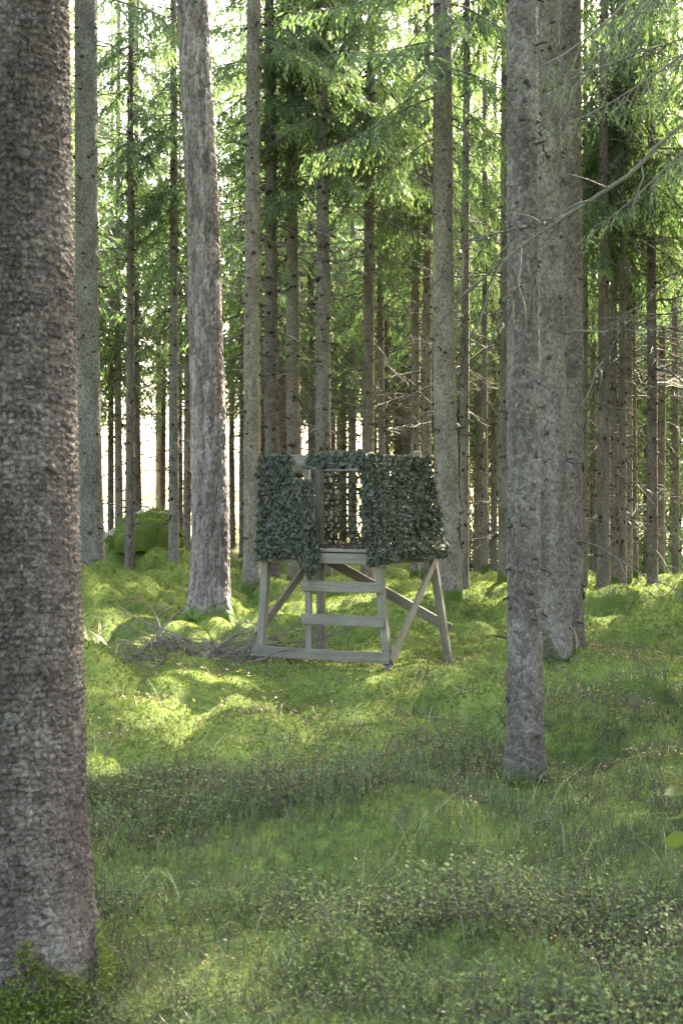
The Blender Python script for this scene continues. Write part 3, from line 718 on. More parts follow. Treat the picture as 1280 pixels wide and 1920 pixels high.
# sunlit spots of the photograph: no extra crown may stand between them and the sun
PATCH = [at(985, 1730, 4.3), at(460, 1185, 14), at(150, 1215, 12.8), at(670, 1135, 17.5), at(900, 1128, 18), at(1100, 1120, 18.5), at(1230, 1125, 18), at(430, 900, 15), at(430, 600, 15), at(330, 1195, 13.6), at(857, 700, 17.8), at(857, 450, 17.8), at(622, 650, 21.4)]
sh = sdir.copy(); sh.z = 0; sh.normalize(); TE = math.tan(math.radians(SUN_EL))
def shades_patch(x, y, cb, H, R, wide=1.):
    for ip, p in enumerate(PATCH):
        for h in np.arange(cb-1, H, 1.):
            q = h-p[2]; qx = p[0]+sh.x*q/TE; qy = p[1]+sh.y*q/TE
            rr = .45*R*(wide if ip == 0 else 1.)*max(0, 1-(h-cb)/(H-cb))**.8+.1
            if math.hypot(qx-x, qy-y) < rr: return True
    return False
def free(x, y, r): return all((x-a)**2+(y-b)**2 > r*r for a, b in TREES)

# the forest behind, out to its edge
tries = 0; n_b = 0
while tries < 3000 and n_b < 76:
    tries += 1
    d = random.uniform(26.5, 46); x = random.uniform(-1, 1)*(.30*d+3.5)
    if not free(x, d, 2.15): continue
    px = 640+x/d*FPX
    if 150 < px < 470 and (d < 35 or random.random() < .3): continue
    cb = random.uniform(4.2, 6.2) if d > 34 else random.uniform(5.2, 7); Ht = random.uniform(20, 23)
    if 150 < px < 470: cb = random.uniform(6.5, 8.5)
    if shades_patch(x, d, cb, 21, 4.2):
        if d < 31: continue
        Ht = min(13., 8+.45*(d-30)); cb = random.uniform(2.4, 3.6)
        if shades_patch(x, d, cb, Ht, 4.2): continue
    lab, grp = ('straight spruce deep in the wood behind the boulder and pine', 'spruces deep in the wood on the boulder side') if px < 450 else \
        (('straight spruce deep in the wood beyond the hunting stand', 'spruces deep in the wood beyond the stand') if px < 860 else ('straight spruce deep in the wood behind the close pair of brown spruces', 'spruces deep in the wood behind the close pair'))
    slim_spruce(lab, x, d, random.uniform(.085, .15) if Ht > 15 else .075, cb, 'back', grp, (random.gauss(0, .4), random.gauss(0, .4)), H=Ht, csc=1.22 if Ht > 15 else .75); n_b += 1
# the last rows before the field
tries = n_b = 0
while tries < 6000 and n_b < 84:
    tries += 1
    d = random.uniform(47, 74); x = random.uniform(-.36, .42)*d
    if not free(x, d, 2.4): continue
    px = 640+x/d*FPX; win = 160 < px < 470
    if win and random.random() < .8: continue
    slim_spruce('tall spruce in the last row of the wood before the open field', x, d, random.uniform(.10, .16), 7.5+random.random() if win else random.uniform(3.2, 5) if x/d > .11 else random.uniform(5.4, 6.6)+(d-47)*.04, 'back', 'spruces in the last row before the field', csc=1.4, H=random.uniform(25, 30)); n_b += 1
# spruces off to the right of the view, added to shade the near ground
CONES = []
def crown_hits(px_, py_, pz_, x, y, cb, H, R):
    hit = np.zeros(len(px_), bool)
    for h in np.arange(cb, H, .8):
        q = (h-pz_)/TE; hit |= np.hypot(px_+sh.x*q-x, py_+sh.y*q-y) < R*max(0, 1-(h-cb)/(H-cb))**.8
    return hit
gp = np.array([(a_, b_) for b_ in np.arange(2.6, 12.6, .45) for a_ in np.arange(-3.2, 3.3, .45)]); gzv = np.zeros(len(gp))
lit = np.ones(len(gp))
for (a_, b_) in TREES: lit[crown_hits(gp[:, 0], gp[:, 1], gzv, a_, b_, 7.5, 21.5, 2.0)] *= .45
side = []
def side_ok(x, d, sep): return free(x, d, sep)
for rep_ in range(58):
    best = None
    for c_ in range(60):
        d = random.uniform(7, 33); x = .285*d+random.uniform(1.0, 13)
        if not free(x, d, 1.9): continue
        cb = random.uniform(5.5, 8)
        if shades_patch(x, d, cb, 21, 2.6, 1.12): continue
        hits = crown_hits(gp[:, 0], gp[:, 1], gzv, x, d, cb, 21.5, 2.6); sc_ = lit[hits].sum()
        if best is None or sc_ > best[0]: best = (sc_, x, d, cb, hits)
    if best is None: continue
    sc_, x, d, cb, hits = best; lit[hits] *= .4
    slim_spruce('spruce added beside the view so that its crown shades the near ground', x, d, random.uniform(.10, .17), cb, 'fine' if abs(x) < .33*d+2 else 'high', 'spruces added to shade the near ground', dead=d > 9, csc=1.2)
tries = n_s = 0
while tries < 2000 and n_s < 26:
    tries += 1
    d = random.uniform(8, 42); x = -(.285*d+random.uniform(1., 7))
    if not free(x, d, 2.4): continue
    cb = random.uniform(5.5, 8); slim_spruce('spruce standing off beside the thick old spruce and the grey one', x, d, random.uniform(.10, .17), cb, 'fine' if abs(x) < .33*d+2 else 'high', 'spruces beyond the thick old spruce', dead=d > 9); n_s += 1
# the wood goes on unseen behind the photographer, added to cut frontal sky fill
tries = n_s = 0
while tries < 2000 and n_s < 30:
    tries += 1
    d = random.uniform(-24, 3); x = random.uniform(-16, 16)
    if abs(x) < 2.8 and d > -3.5 or not free(x, d, 3.0) or (d > 0 and abs(x) < 4): continue
    slim_spruce('unseen spruce behind the camera, added to cut the frontal sky fill', x, d, random.uniform(.10, .17), random.uniform(6.5, 9), 'high', 'unseen spruces added behind the camera', dead=False); n_s += 1
# young spruces at the forest edge on the right, crowns down to the ground
for (px, d, h) in [(905, 40, 4.6), (985, 44, 5.5), (1060, 36, 4.), (1105, 41, 6.), (1185, 37, 5.), (1245, 33, 5.5), (1275, 40, 6.5), (880, 47, 6.), (1150, 47, 7), (1020, 49, 6.5), (1225, 46, 7.5)]:
    x = (px-640)/FPX*d
    t = thing('young_spruce', 'young bluish green spruce branched to the ground beyond the right-hand trunks', 'tree', (x, d, gz(x, d)-.05), 'young spruces at the forest edge')
    t['label'] = 'young bluish green spruce branched down to the ground at the forest edge'
    obj('trunk', GEN_T[0], t, scale=(.4, .4, h/22.)); obj('crown', random.choice(CR_YOUNG), t, (0, 0, .15), (0, 0, random.uniform(0, 6)), (h/5.2*.9, h/5.2*.9, h/5.2))

# leafy bushes in the light at the forest edge
def bush_mesh(seed, n=2600):
    g = np.random.default_rng(seed); b = Bag()
    for s in range(9):
        a = g.uniform(0, 2*PI); l = g.uniform(.5, 1.3); u = np.linspace(0, 1, 5)[:, None]
        add_tube(b, np.array([.1*math.cos(a), .1*math.sin(a), -.05])+u*np.array([math.cos(a)*l*.5, math.sin(a)*l*.5, l*1.2])+g.normal(0, .03, (5, 3)), .012*(1-.8*u[:, 0])+.002, 4, 0)
    c = g.normal(0, 1, (14, 3))*np.array([.42, .42, .35])+np.array([0, 0, .85]); k_ = g.integers(0, 14, n); P = c[k_]+g.normal(0, .21, (n, 3)); P[:, 2] = np.abs(P[:, 2])
    d = nrm(g.normal(0, 1, (n, 3))); s = nrm(np.cross(d, g.normal(0, 1, (n, 3)))); l = g.uniform(.035, .075, (n, 1))
    b.add(np.stack([P, P+d*l*.5+s*l*.35, P+d*l, P+d*l*.5-s*l*.35], 1).reshape(-1, 3), np.arange(n*4).reshape(-1, 4), 1)
    return b.compact().mesh('foliage', [M_TWIG, M_BROAD])
BUSH = [bush_mesh(600+i) for i in range(3)]
for (px, d, s) in [(185, 44, 1.0), (255, 50, 1.3), (330, 47, 1.0), (445, 52, .8), (520, 55, .9), (735, 52, 1.0), (830, 48, 1.8), (890, 44, 1.6), (950, 46, 1.9), (1010, 42, 1.5), (1085, 45, 2.), (1160, 43, 1.7), (1210, 40, 1.5), (1265, 44, 2.)]:
    x = (px-640)/FPX*d
    t = thing('bush', 'yellow green leafy bush in the sunlight at the edge of the wood', 'bush', (x, d, gz(x, d)), 'leafy bushes at the edge of the wood')
    obj('foliage', random.choice(BUSH), t, rot=(0, 0, random.uniform(0, 6)), scale=(s, s, s*random.uniform(.8, 1.1)))

# explicit hanging live boughs
def live(tree, cf, rf, z, az, s, k_, pitch=.1, roll=0.):
    c = cf(z); r = rf(z)*.9
    return obj('live_branch', BF_ME[k_], tree, (c[0]+r*math.cos(az), c[1]+r*math.sin(az), z), (roll, pitch, az), (s, s, s))
t, rf, cf = W_
for (z, az, s, k_, p) in [(7.1, -.35, .85, 1, .35), (6.3, -.1, .6, 3, .35), (7.9, -.9, 1.0, 1, .2), (8.3, -2.3, 1.1, 0, .2), (7.5, 3.5, 1.1, 1, .25), (8.8, -1.5, 1., 1, .3), (9.2, -2.8, 1.2, 0, .2), (8.9, -.2, 1.1, 3, .2), (6.9, -2.7, .8, 3, .3), (9.5, .2, 1.2, 1, .2), (6.6, -.7, .7, 1, .4), (7.4, -.15, .9, 3, .3), (5.9, -.25, .45, 3, .45), (7.7, -2.9, 1.1, 3, .3), (8.1, -1.9, .9, 1, .3)]:
    live(t, cf, rf, z, az, s, k_, p)
t, rf, cf = D_
for (z, az, s, k_, p) in [(9.2, -.5, 1.0, 1, .25), (8.8, -2.4, .9, 0, .2), (9.6, .3, 1.2, 3, .2)]: live(t, cf, rf, z, az, s, k_, p)
t, rf, cf = B_
for (z, az, s, k_, p) in [(9.4, -.3, 1.2, 0, .2), (9.9, .6, 1.1, 1, .2)]: live(t, cf, rf, z, az, s, k_, p)
o = obj('dead_branch', DEAD_ME[2], t, (cf(8.7)[0]+rf(8.7)*.9, 0, 8.72), (.5, .42, -.25), (.85, .85, .85))

# ------------------------------------------------------------------ moss-covered boulder
def boulder(name, label, x, y, rx, ry, rz_, seed, n=44):
    th = np.linspace(0, 2*PI, n, endpoint=False); ph = np.linspace(-.35, PI/2, 22)
    P, T = np.meshgrid(ph, th, indexing='ij')
    d = np.stack([np.cos(P)*np.cos(T), np.cos(P)*np.sin(T), np.sin(P)], -1)
    q = 1+.28*(fbm2(d[..., 0]*1.6+seed, d[..., 1]*1.6+d[..., 2]*1.3, seed)-.5)*2+.10*dome(d[..., 0]*2.2+seed, d[..., 1]*2.2+d[..., 2]*2, seed)
    V = (d*np.array([rx, ry, rz_])*q[..., None]).reshape(-1, 3)
    k = np.arange(len(ph)-1)[:, None]*n; j = np.arange(n)[None, :]
    F = np.stack([k+j, k+(j+1) % n, k+n+(j+1) % n, k+n+j], -1).reshape(-1, 4)
    t = thing(name, label, 'boulder', (x, y, gz(x, y)))
    rock = obj('rock', mesh_np('rock', V, [F], [M_ROCK], [0], True), t)
    # moss pelt: a slightly larger shell that leaves the crest bare
    keep = (V[F].mean(1)[:, 2] < rz_*(.93+.08*np.sin(7*V[F].mean(1)[:, 0])))
    n_ = nrm(V/np.array([rx, ry, rz_])**2)
    obj('moss_pelt', mesh_np('moss_pelt', V+n_*.03, [F[keep]], [M_GROUND], [0], True), t)
    # tufts
    fc = V[F[keep]].mean(1)+nrm(V[F[keep]].mean(1))*.03; idx = rng.integers(0, len(fc), 6000)
    Pp = fc[idx]+rng.normal(0, .025, (6000, 3)); 
    Vt, Ft = tufts(Pp, .028*np.ones(6000), nrm(Pp/np.array([rx, ry, rz_])**2))
    o = obj('moss_tuft', mesh_np('moss_tuft', Vt, [Ft], [M_MOSS], [0]), t); o['kind'] = 'stuff'
    return t

def tufts(P, h, nor=None, blades=3, spread=.75):
    """small fans of pointed moss shoots"""
    m = len(P); up = np.tile([0, 0, 1.], (m, 1)) if nor is None else nor
    V = []
    for b in range(blades):
        d = nrm(up+rng.normal(0, spread, (m, 3))*np.array([1, 1, .5])); s = nrm(np.cross(d, rng.normal(0, 1, (m, 3))))
        w = (h*rng.uniform(.16, .30, m))[:, None]; q = P+rng.normal(0, .25, (m, 3))*h[:, None]*np.array([1, 1, .1])-up*h[:, None]*.15
        V.append(np.stack([q-s*w, q+s*w, q+d*(h*rng.uniform(.7, 1.25, m))[:, None]], 1))
    V = np.concatenate(V, 0).reshape(-1, 3)
    return V, np.arange(len(V)).reshape(-1, 3)

bx_, by_ = (282-640)/FPX*25.6, 25.6
boulder('boulder', 'mossy boulder with a bare grey crest between the thin spruces', bx_, by_, .64, .6, .62, 6)
boulder('boulder', 'low round boulder wrapped in moss beside the bright forest edge', (216-640)/FPX*28, 28., .55, .6, .62, 9)

# ------------------------------------------------------------------ hunting stand
G0 = np.array([-.765, 11.3]); 
def wp(px, py, d): return Vector(at(px, py, d))
legs = {  # bottom, top
    'FL': (wp(488, 1246, 11.25), wp(511, 862, 11.40)), 'FR': (wp(728, 1262, 10.72), wp(687, 850, 10.92)),
    'BR': (wp(840, 1236, 11.70), wp(781, 846, 11.55)), 'BL': (wp(604, 1242, 12.20), wp(597, 866, 12.10))}
UP = Vector((0, 0, 1)); FD = (legs['FR'][0]-legs['FL'][0]); FD.z = 0; FD.normalize(); SDV = Vector((-FD.y, FD.x, 0))   # along front, into depth
stand = thing('hunting_stand', 'low wooden hunting stand of weathered planks with ladder rungs and open legs', 'hunting stand', (0, 11.4, 0))
SL = Vector((0, 11.4, 0))
def beam_mesh(name, length, w, h, seed):
    """board along +X, width Y, height Z, softly chamfered, ends sawn slightly uneven"""
    import bmesh
    bm = bmesh.new(); g = random.Random(seed)
    nseg = max(2, int(length/.12)); prev = None; c = min(w, h)*.09
    ring = [(-w/2+c, -h/2), (w/2-c, -h/2), (w/2, -h/2+c), (w/2, h/2-c), (w/2-c, h/2), (-w/2+c, h/2), (-w/2, h/2-c), (-w/2, -h/2+c)]
    by, bz = g.uniform(-.004, .004), g.uniform(-.004, .004)
    for i in range(nseg+1):
        f = i/nseg; bow = math.sin(PI*f); x = (f-.5)*length
        vs = [bm.verts.new((x+(g.uniform(-.002, .002) if i in (0, nseg) else 0), a+by*bow+g.uniform(-.0006, .0006), b+bz*bow+g.uniform(-.0006, .0006))) for a, b in ring]
        if prev:
            for j in range(8): bm.faces.new((prev[j], prev[(j+1) % 8], vs[(j+1) % 8], vs[j]))
        else: bm.faces.new(vs[::-1])
        prev = vs
    bm.faces.new(prev)
    me = bpy.data.meshes.new(name); bm.normal_update(); bm.to_mesh(me); bm.free(); me.materials.append(M_WOOD); return me
bseed = [0]
def beam(name, a, b, w, h, side, parent=stand, ext=0.):
    """board from a to b; its width lies along 'side' (roughly), its height across"""
    a = Vector(a); b = Vector(b); d = (b-a); l = d.length+2*ext; X_ = d.normalized()
    Yv = (Vector(side)-X_*Vector(side).dot(X_)).normalized(); Zv = X_.cross(Yv)
    bseed[0] += 1
    o = obj(name, beam_mesh(name, l, w, h, bseed[0]), parent)
    M = Matrix((X_, Yv, Zv)).transposed().to_4x4(); M.translation = (a+b)/2-SL
    o.matrix_local = M
    return o
for kx in ('FL', 'FR', 'BR', 'BL'):
    a, b = legs[kx]; dn = (a-b).normalized()
    beam('leg', a+dn*.12, b, .072, .072, FD)
def lg(kx, z):
    a, b = legs[kx]; t_ = (z-a.z)/(b.z-a.z); return a.lerp(b, t_)
OUT = -SDV
# door post between FL and FR, carries the rungs
jb = lg('FL', -.02).lerp(lg('FR', -.02), .392); jt = lg('FL', 1.88).lerp(lg('FR', 1.88), .372)
jp = beam('door_post', jb+UP*.16+SDV*.0, jt+UP*.02, .055, .05, FD)
def jz(z): return jb.lerp(jt, (z-jb.z)/(jt.z-jb.z))
fo = OUT*.0515
def front_board(name, p, q, z, h, th=.028, off=None):
    beam(name, p+(off or fo), q+(off or fo), th, h, OUT)
# rows from the photograph: rung centres
def zrow(py, d): return EYE+(HOR-py)/FPX*d
for (py, e0, e1) in [(1100, .03, .035), (1163, .03, .03)]:
    z = zrow(py, 10.9); p = jz(z); q = lg('FR', z); dd = (q-p).normalized()
    front_board('rung', p-dd*(e0+.01), q+dd*e1, z, .095)
z = zrow(1227, 10.95); p = lg('FL', z); q = lg('FR', z); dd = (q-p).normalized()
front_board('bottom_plank', p-dd*.055, q+dd*.045, z, .098)
# platform
zp = zrow(1033, 10.95)
for (ka, kb, off) in [('FL', 'FR', OUT), ('BL', 'BR', SDV), ('FL', 'BL', -FD), ('FR', 'BR', FD)]:
    p, q = lg(ka, zp-.07), lg(kb, zp-.07); dd = (q-p).normalized()
    beam('floor_beam', p+off*.0505-dd*.02, q+off*.0505+dd*.02, .028, .095, off)
nb = 8
for i in range(nb):
    f = (i+.5)/nb; p = lg('FL', zp).lerp(lg('BL', zp), -.06+1.1*f); q = lg('FR', zp).lerp(lg('BR', zp), -.06+1.1*f); dd = (q-p).normalized()
    beam('floor_board', p-dd*.03+UP*(.002), q+dd*.03+UP*(.002+random.uniform(-.003, .003)), .118, .026, SDV)
# top rails
for (ka, kb, off, zz) in [('FL', 'FR', OUT, 1.885), ('BL', 'BR', SDV, 1.85), ('FL', 'BL', -FD, 1.82), ('FR', 'BR', FD, 1.88)]:
    p, q = lg(ka, zz), lg(kb, zz); dd = (q-p).normalized()
    beam('top_rail', p+off*.051-dd*.05, q+off*.051+dd*.05, .028, .095, off)
# braces: left side, right side, back
p = lg('FL', .26); q = lg('BL', .97); beam('brace', p-FD*.052, q-FD*.052, .028, .085, FD, ext=.03)
p = lg('FR', .10); q = lg('BR', .99); beam('brace', p+FD*.052, q+FD*.052, .028, .085, FD, ext=.04)
p = lg('BL', .93); q = lg('BR', .28); beam('brace', p+SDV*.081, q+SDV*.081, .028, .095, SDV, ext=.05)
# needle litter lying on the platform
npt = 700; u_ = rng.random(npt); v_ = rng.random(npt)**1.4
FLz, FRz, BLz, BRz = [np.array(lg(kx, zp+.021)) for kx in ('FL', 'FR', 'BL', 'BR')]
P = FLz*(1-u_)[:, None]*(1-v_)[:, None]+FRz*u_[:, None]*(1-v_)[:, None]+BLz*(1-u_)[:, None]*v_[:, None]+BRz*u_[:, None]*v_[:, None]
V, F = tufts(P, .035*np.ones(npt), None, 2, 1.6)
stuff(obj('needle_litter', mesh_np('needle_litter', V, [F], [M_HEATH], [0])), 'dry needle litter lying on the hunting stand platform', 'litter')

# ------------------------------------------------------------------ camouflage nets
def net(name, label, c00, c10, c01, c11, cell, hole, flakes, seed, flap=.6, ripple=.03, hem=.04, outv=None, thick=1, tail=None, roll=0, notch=None):
    """c00/c10 lower corners, c01/c11 upper; a cloth cut into rings and curled leaves, with loose flakes over it"""
    g = np.random.default_rng(seed); c00, c10, c01, c11 = [np.array(c, float) for c in (c00, c10, c01, c11)]
    Wd = np.linalg.norm((c10+c11-c00-c01)/2); Hd = np.linalg.norm((c01+c11-c00-c10)/2)
    nv = np.cross(c10-c00, c01-c00); nv /= np.linalg.norm(nv)
    if outv is not None and np.dot(nv, outv) < 0: nv = -nv
    def S(u, v, off=0.):
        u = np.asarray(u, float); v = np.asarray(v, float)
        drop = hem*(fbm2(u*Wd*5+seed, 0*u+seed, 5)-.5)*2
        if tail is not None:
            drop = drop-tail[2]*np.exp(-((u-tail[0])/tail[1])**2)
        vv = v+(1-v)**2*(-0)+0
        P = (c00*(1-u)[..., None]*(1-vv)[..., None]+c10*u[..., None]*(1-vv)[..., None]+c01*(1-u)[..., None]*vv[..., None]+c11*u[..., None]*vv[..., None])
        P = P+np.array([0, 0, 1.])*(drop*(1-v)**1.5)[..., None]
        r = ripple*((fbm2(u*Wd*6+seed, v*Hd*2.2, seed+1)-.5)*2*(1-.6*v)+.5*(fbm2(u*Wd*16, v*Hd*14+seed, seed+2)-.5))+off+ripple*.9*(1-v)
        if roll: r = r+roll*np.exp(-((v-.06)/.07)**2)*(.6+.8*fbm2(u*Wd*9, v*3, seed+4))
        return P+nv*np.asarray(r)[..., None]
    b = Bag()
    hx = cell; hy = cell*.866; na = int(Wd/hx)+2; nb_ = int(Hd/hy)+2; K = 12
    for layer in range(thick):
        cx, cy = np.meshgrid(np.arange(na), np.arange(nb_)); cx = (cx+.5*(cy % 2)).ravel()*hx; cy = cy.ravel()*hy
        cx = cx+layer*hx*.37; cy = cy+layer*hy*.41
        keep = (cx < Wd+hx*.3) & (cy < Hd+hy*.3)
        if notch: keep &= ~((cx/Wd > notch[0]) & (cy/Hd > notch[1]))
        cx = cx[keep]; cy = cy[keep]; m = len(cx)
        cx = cx+g.normal(0, hx*.10, m); cy = cy+g.normal(0, hy*.10, m)
        th = np.arange(K)*2*PI/K
        ro = hx*.60*(1+.12*g.normal(0, 1, (m, K)))
        ri = hx*(hole*g.uniform(.7, 1.25, (m, 1)))*(1+.18*np.sin(2*th+g.uniform(0, 6, (m, 1))))
        ox = g.normal(0, hx*.06, (m, 1)); oy = g.normal(0, hx*.06, (m, 1))
        th = th[None, :]+np.zeros((m, 1))
        U = lambda r, k_, o1=0., o2=0.: np.clip((cx[:, None]+r*np.cos(th)+o1)/Wd, -.03, 1.03)
        Vv = lambda r, k_, o1=0., o2=0.: np.clip((cy[:, None]+r*np.sin(th)+o2)/Hd, 0, 1.0)
        Vo = S(U(ro, 0), Vv(ro, 0), layer*.018+g.normal(0, .004, (m, K))); Vi = S(U(ri, 0, ox, oy), Vv(ri, 0, ox, oy), layer*.018+g.normal(.004, .005, (m, K)))
        V = np.concatenate([Vo, Vi], 1).reshape(-1, 3)
        j = np.arange(K); base_ = (np.arange(m)*2*K)[:, None]
        F = np.stack([base_+j, base_+(j+1) % K, base_+K+(j+1) % K, base_+K+j], -1).reshape(-1, 4)
        b.add(V, F)
        # cut leaves folding out of the holes
        fm = g.random(m) < flap; mm = int(fm.sum())
        if mm:
            a0 = g.uniform(0, 2*PI, mm); rr = ri[fm][:, :1]*1.0; pts = []
            for (s_, t_, o_) in [(-.7, .0, .004), (.7, .0, .004), (.9, .6, .014), (.35, 1.25, .028), (-.35, 1.35, .03), (-.9, .6, .016)]:
                lx = s_*np.cos(a0)-(t_-.9)*np.sin(a0); ly = s_*np.sin(a0)+(t_-.9)*np.cos(a0)
                pts.append(S(np.clip((cx[fm]+lx*rr[:, 0])/Wd, -.03, 1.03), np.clip((cy[fm]+ly*rr[:, 0])/Hd, 0, 1), o_*g.uniform(.6, 1.6, mm)+layer*.018))
            V = np.stack(pts, 1).reshape(-1, 3); q = (np.arange(mm)*6)[:, None]
            b.add(V, np.concatenate([q+np.array([0, 1, 2, 5]), q+np.array([5, 2, 3, 4])]))
    # loose curled flakes
    u = g.random(flakes); v = g.random(flakes)**1.15
    if notch: nk = ~((u > notch[0]-.03) & (v > notch[1]-.02)); u = u[nk]; v = v[nk]; flakes = len(u)
    C = S(u, v, g.uniform(.002, .018, flakes))
    e1 = nrm((c10-c00)[None]+g.normal(0, .5, (flakes, 3))*Wd); e2 = nrm(np.cross(nv[None]+g.normal(0, .28, (flakes, 3)), e1)); e3 = np.cross(e1, e2)
    sz = cell*g.choice([.3, .42, .6, .95], flakes, p=[.3, .35, .25, .1])[:, None]
    prof_ = [(-.9, .0, .0), (-.35, -.55, .25), (.45, -.5, .2), (1.0, .1, .0), (.4, .6, .3), (-.3, .5, -.1)]
    V = np.stack([C+sz*(a*e1+b_*e2+(c+g.normal(0, .1, (flakes, 1)))*e3) for a, b_, c in prof_], 1).reshape(-1, 3); q = (np.arange(flakes)*6)[:, None]
    b.add(V, np.concatenate([q+np.array([0, 1, 2, 5]), q+np.array([5, 2, 3, 4])]))
    o = obj(name, b.mesh(name, [M_NET]))
    return tag(o, label, 'camouflage net', 'camouflage nets hung on the hunting stand')
def sh_(p, out, o=.075): return np.array(p+out*o)
zt, zb_ = 1.925, .955
a0, a1 = lg('FL', zb_)-FD*.05, lg('FL', zb_).lerp(lg('FR', zb_), .53); b0, b1 = lg('FL', zt)-FD*.10, lg('FL', zt).lerp(lg('FR', zt), .44)
net('camouflage_net', 'dark camouflage net hanging over the front planks left of the stand opening', sh_(a0, OUT, .09)-[0, 0, .02], sh_(a1, OUT, .09), sh_(b0, OUT, .07), sh_(b1, OUT, .07), .05, .36, 800, 1, .8, .028, .05, np.array(OUT), 2, (.88, .14, .17), 0, (.66, .78))
p0, p1 = lg('FR', zb_), lg('BR', zb_); q0, q1 = lg('FR', zt), lg('BR', zt); dv = (p1-p0).normalized()
net('camouflage_net', 'dark camouflage net draped down the right side of the stand, bunched at its hem', sh_(p0-dv*.20, FD, .09), sh_(p1+dv*.07, FD, .085), sh_(q0-dv*.12, FD, .07), sh_(q1+dv*.06, FD, .07), .05, .30, 1500, 2, .8, .028, .035, np.array(FD), 2, None, .03)
p0, p1 = lg('FR', zb_-.03)-FD*.06, lg('FR', zb_-.03)+FD*.14; q0, q1 = lg('FR', zt)-FD*.05, lg('FR', zt)+FD*.11
net('camouflage_net', 'strip of camouflage net wrapped round the post right of the stand opening', sh_(p0, OUT, .085), sh_(p1, OUT, .06), sh_(q0, OUT, .07), sh_(q1, OUT, .05), .047, .25, 300, 7, .8, .02, .03, np.array(OUT), 2)
p0, p1 = lg('BL', zb_+.02), lg('BR', zb_+.02); q0, q1 = lg('BL', zt), lg('BR', zt)
net('camouflage_net', 'backlit camouflage net with round holes across the back of the stand', sh_(p0, SDV), sh_(p1, SDV), sh_(q0, SDV), sh_(q1, SDV), .066, .40, 60, 3, .30, .012, .02, np.array(SDV), 1)
p0, p1 = lg('FL', zb_+.05), lg('BL', zb_+.05); q0, q1 = lg('FL', zt-.04), lg('BL', zt-.04)
net('camouflage_net', 'camouflage net along the far side of the stand behind the left legs', sh_(p0, -FD), sh_(p1, -FD), sh_(q0, -FD), sh_(q1, -FD), .064, .36, 150, 4, .5, .02, .03, np.array(-FD), 1)
p0, p1 = lg('FL', zt-.10).lerp(lg('FR', zt-.10), .40), lg('FR', zt-.10); q0, q1 = lg('FL', zt+.02).lerp(lg('FR', zt+.02), .42), lg('FR', zt+.02)
net('camouflage_net', 'narrow rolled camouflage net along the rail above the stand opening', sh_(p0, OUT, .085)-[0, 0, .03], sh_(p1, OUT, .085)-[0, 0, .03], sh_(q0, OUT, .05), sh_(q1, OUT, .05), .045, .14, 420, 5, .6, .02, .02, np.array(OUT), 1)

# ------------------------------------------------------------------ spruce outside the frame on the right whose boughs hang into view
x, y = 2.75, 5.6; TREES.append((x, y))
t = thing('spruce_tree', 'spruce whose lichen-crusted dead bough reaches across in front of the slender spruce', 'tree', (x, y, gz(x, y)-.04))
obj('trunk', GEN_T[1], t, scale=(1.3, 1.3, 1)); obj('crown', CR_HIGH[1], t, (0, 0, 8.5), (0, 0, 5), (1, 1, 1.15))
TO = Vector(t.location)
def bough_path(pts, r0, r1, name, m, seed, subs=8, n=7):
    g = np.random.default_rng(seed); P = np.array(pts); tt = np.linspace(0, 1, len(P)); u = np.linspace(0, 1, 26)
    Q = np.stack([np.interp(u, tt, P[:, c]) for c in range(3)], -1)
    for _ in range(2): Q[1:-1] = (Q[:-2]+2*Q[1:-1]+Q[2:])/4
    Q = Q+np.cumsum(g.normal(0, .0045, Q.shape), 0); b = Bag(); add_tube(b, Q-np.array(TO), r0+(r1-r0)*u**.7+.0012*g.normal(0, 1, 26), n)
    for s_ in range(subs):
        i = g.integers(8, 25); l = g.uniform(.12, .4); d = nrm(Q[i]-Q[i-1]+g.normal(0, .7, 3)*np.linalg.norm(Q[i]-Q[i-1])+np.array([0, 0, -.03])); w = np.linspace(0, 1, 5)[:, None]
        R_ = Q[i]+d*l*w+np.cumsum(g.normal(0, .01, (5, 3)), 0)+np.array([0, 0, -.25*l])*w**2; R_[0] = Q[i]
        add_tube(b, R_-np.array(TO), .004*(1-.7*w[:, 0])+.0008, 4)
    # crusts of lichen
    k_ = g.integers(3, 26, 90); C = Q[k_]-np.array(TO)+g.normal(0, .006, (90, 3)); C[:, 2] += .004
    e = nrm(g.normal(0, 1, (90, 3))); f = nrm(np.cross(e, g.normal(0, 1, (90, 3)))); s = g.uniform(.004, .013, (90, 1))
    b.add(np.stack([C-e*s, C+f*s*.8, C+e*s, C-f*s*.8], 1).reshape(-1, 3), np.arange(360).reshape(-1, 4))
    return obj(name, b.mesh(name, [m], True), t)
D5 = 5.3
bough_path([(2.70, 5.6, 4.2), at(1400, 130, 5.45), at(1285, 235, D5), at(1190, 330, D5), at(1060, 410, D5), at(1000, 450, 5.25), at(930, 500, 5.2), at(860, 560, 5.2)], .0135, .005, 'lichen_branch', M_LICHTWIG, 1, 10)
bough_path([at(1070, 402, D5), at(1020, 425, 5.25), at(950, 440, 5.2), at(900, 465, 5.2), at(850, 530, 5.15)], .0075, .003, 'lichen_branch', M_LICHTWIG, 2, 6)
bough_path([at(1015, 440, 5.25), at(1000, 490, 5.2), at(985, 530, 5.2), at(955, 565, 5.2), at(938, 600, 5.2)], .006, .0035, 'lichen_branch', M_LICHTWIG, 3, 7)
LB_ = bough_path([(2.72, 5.6, 4.45), at(1380, 20, 5.5), at(1280, 70, 5.4), at(1180, 100, 5.4), at(1090, 130, 5.35), at(1010, 165, 5.3)], .009, .0025, 'lichen_branch', M_LICHTWIG, 4, 6)
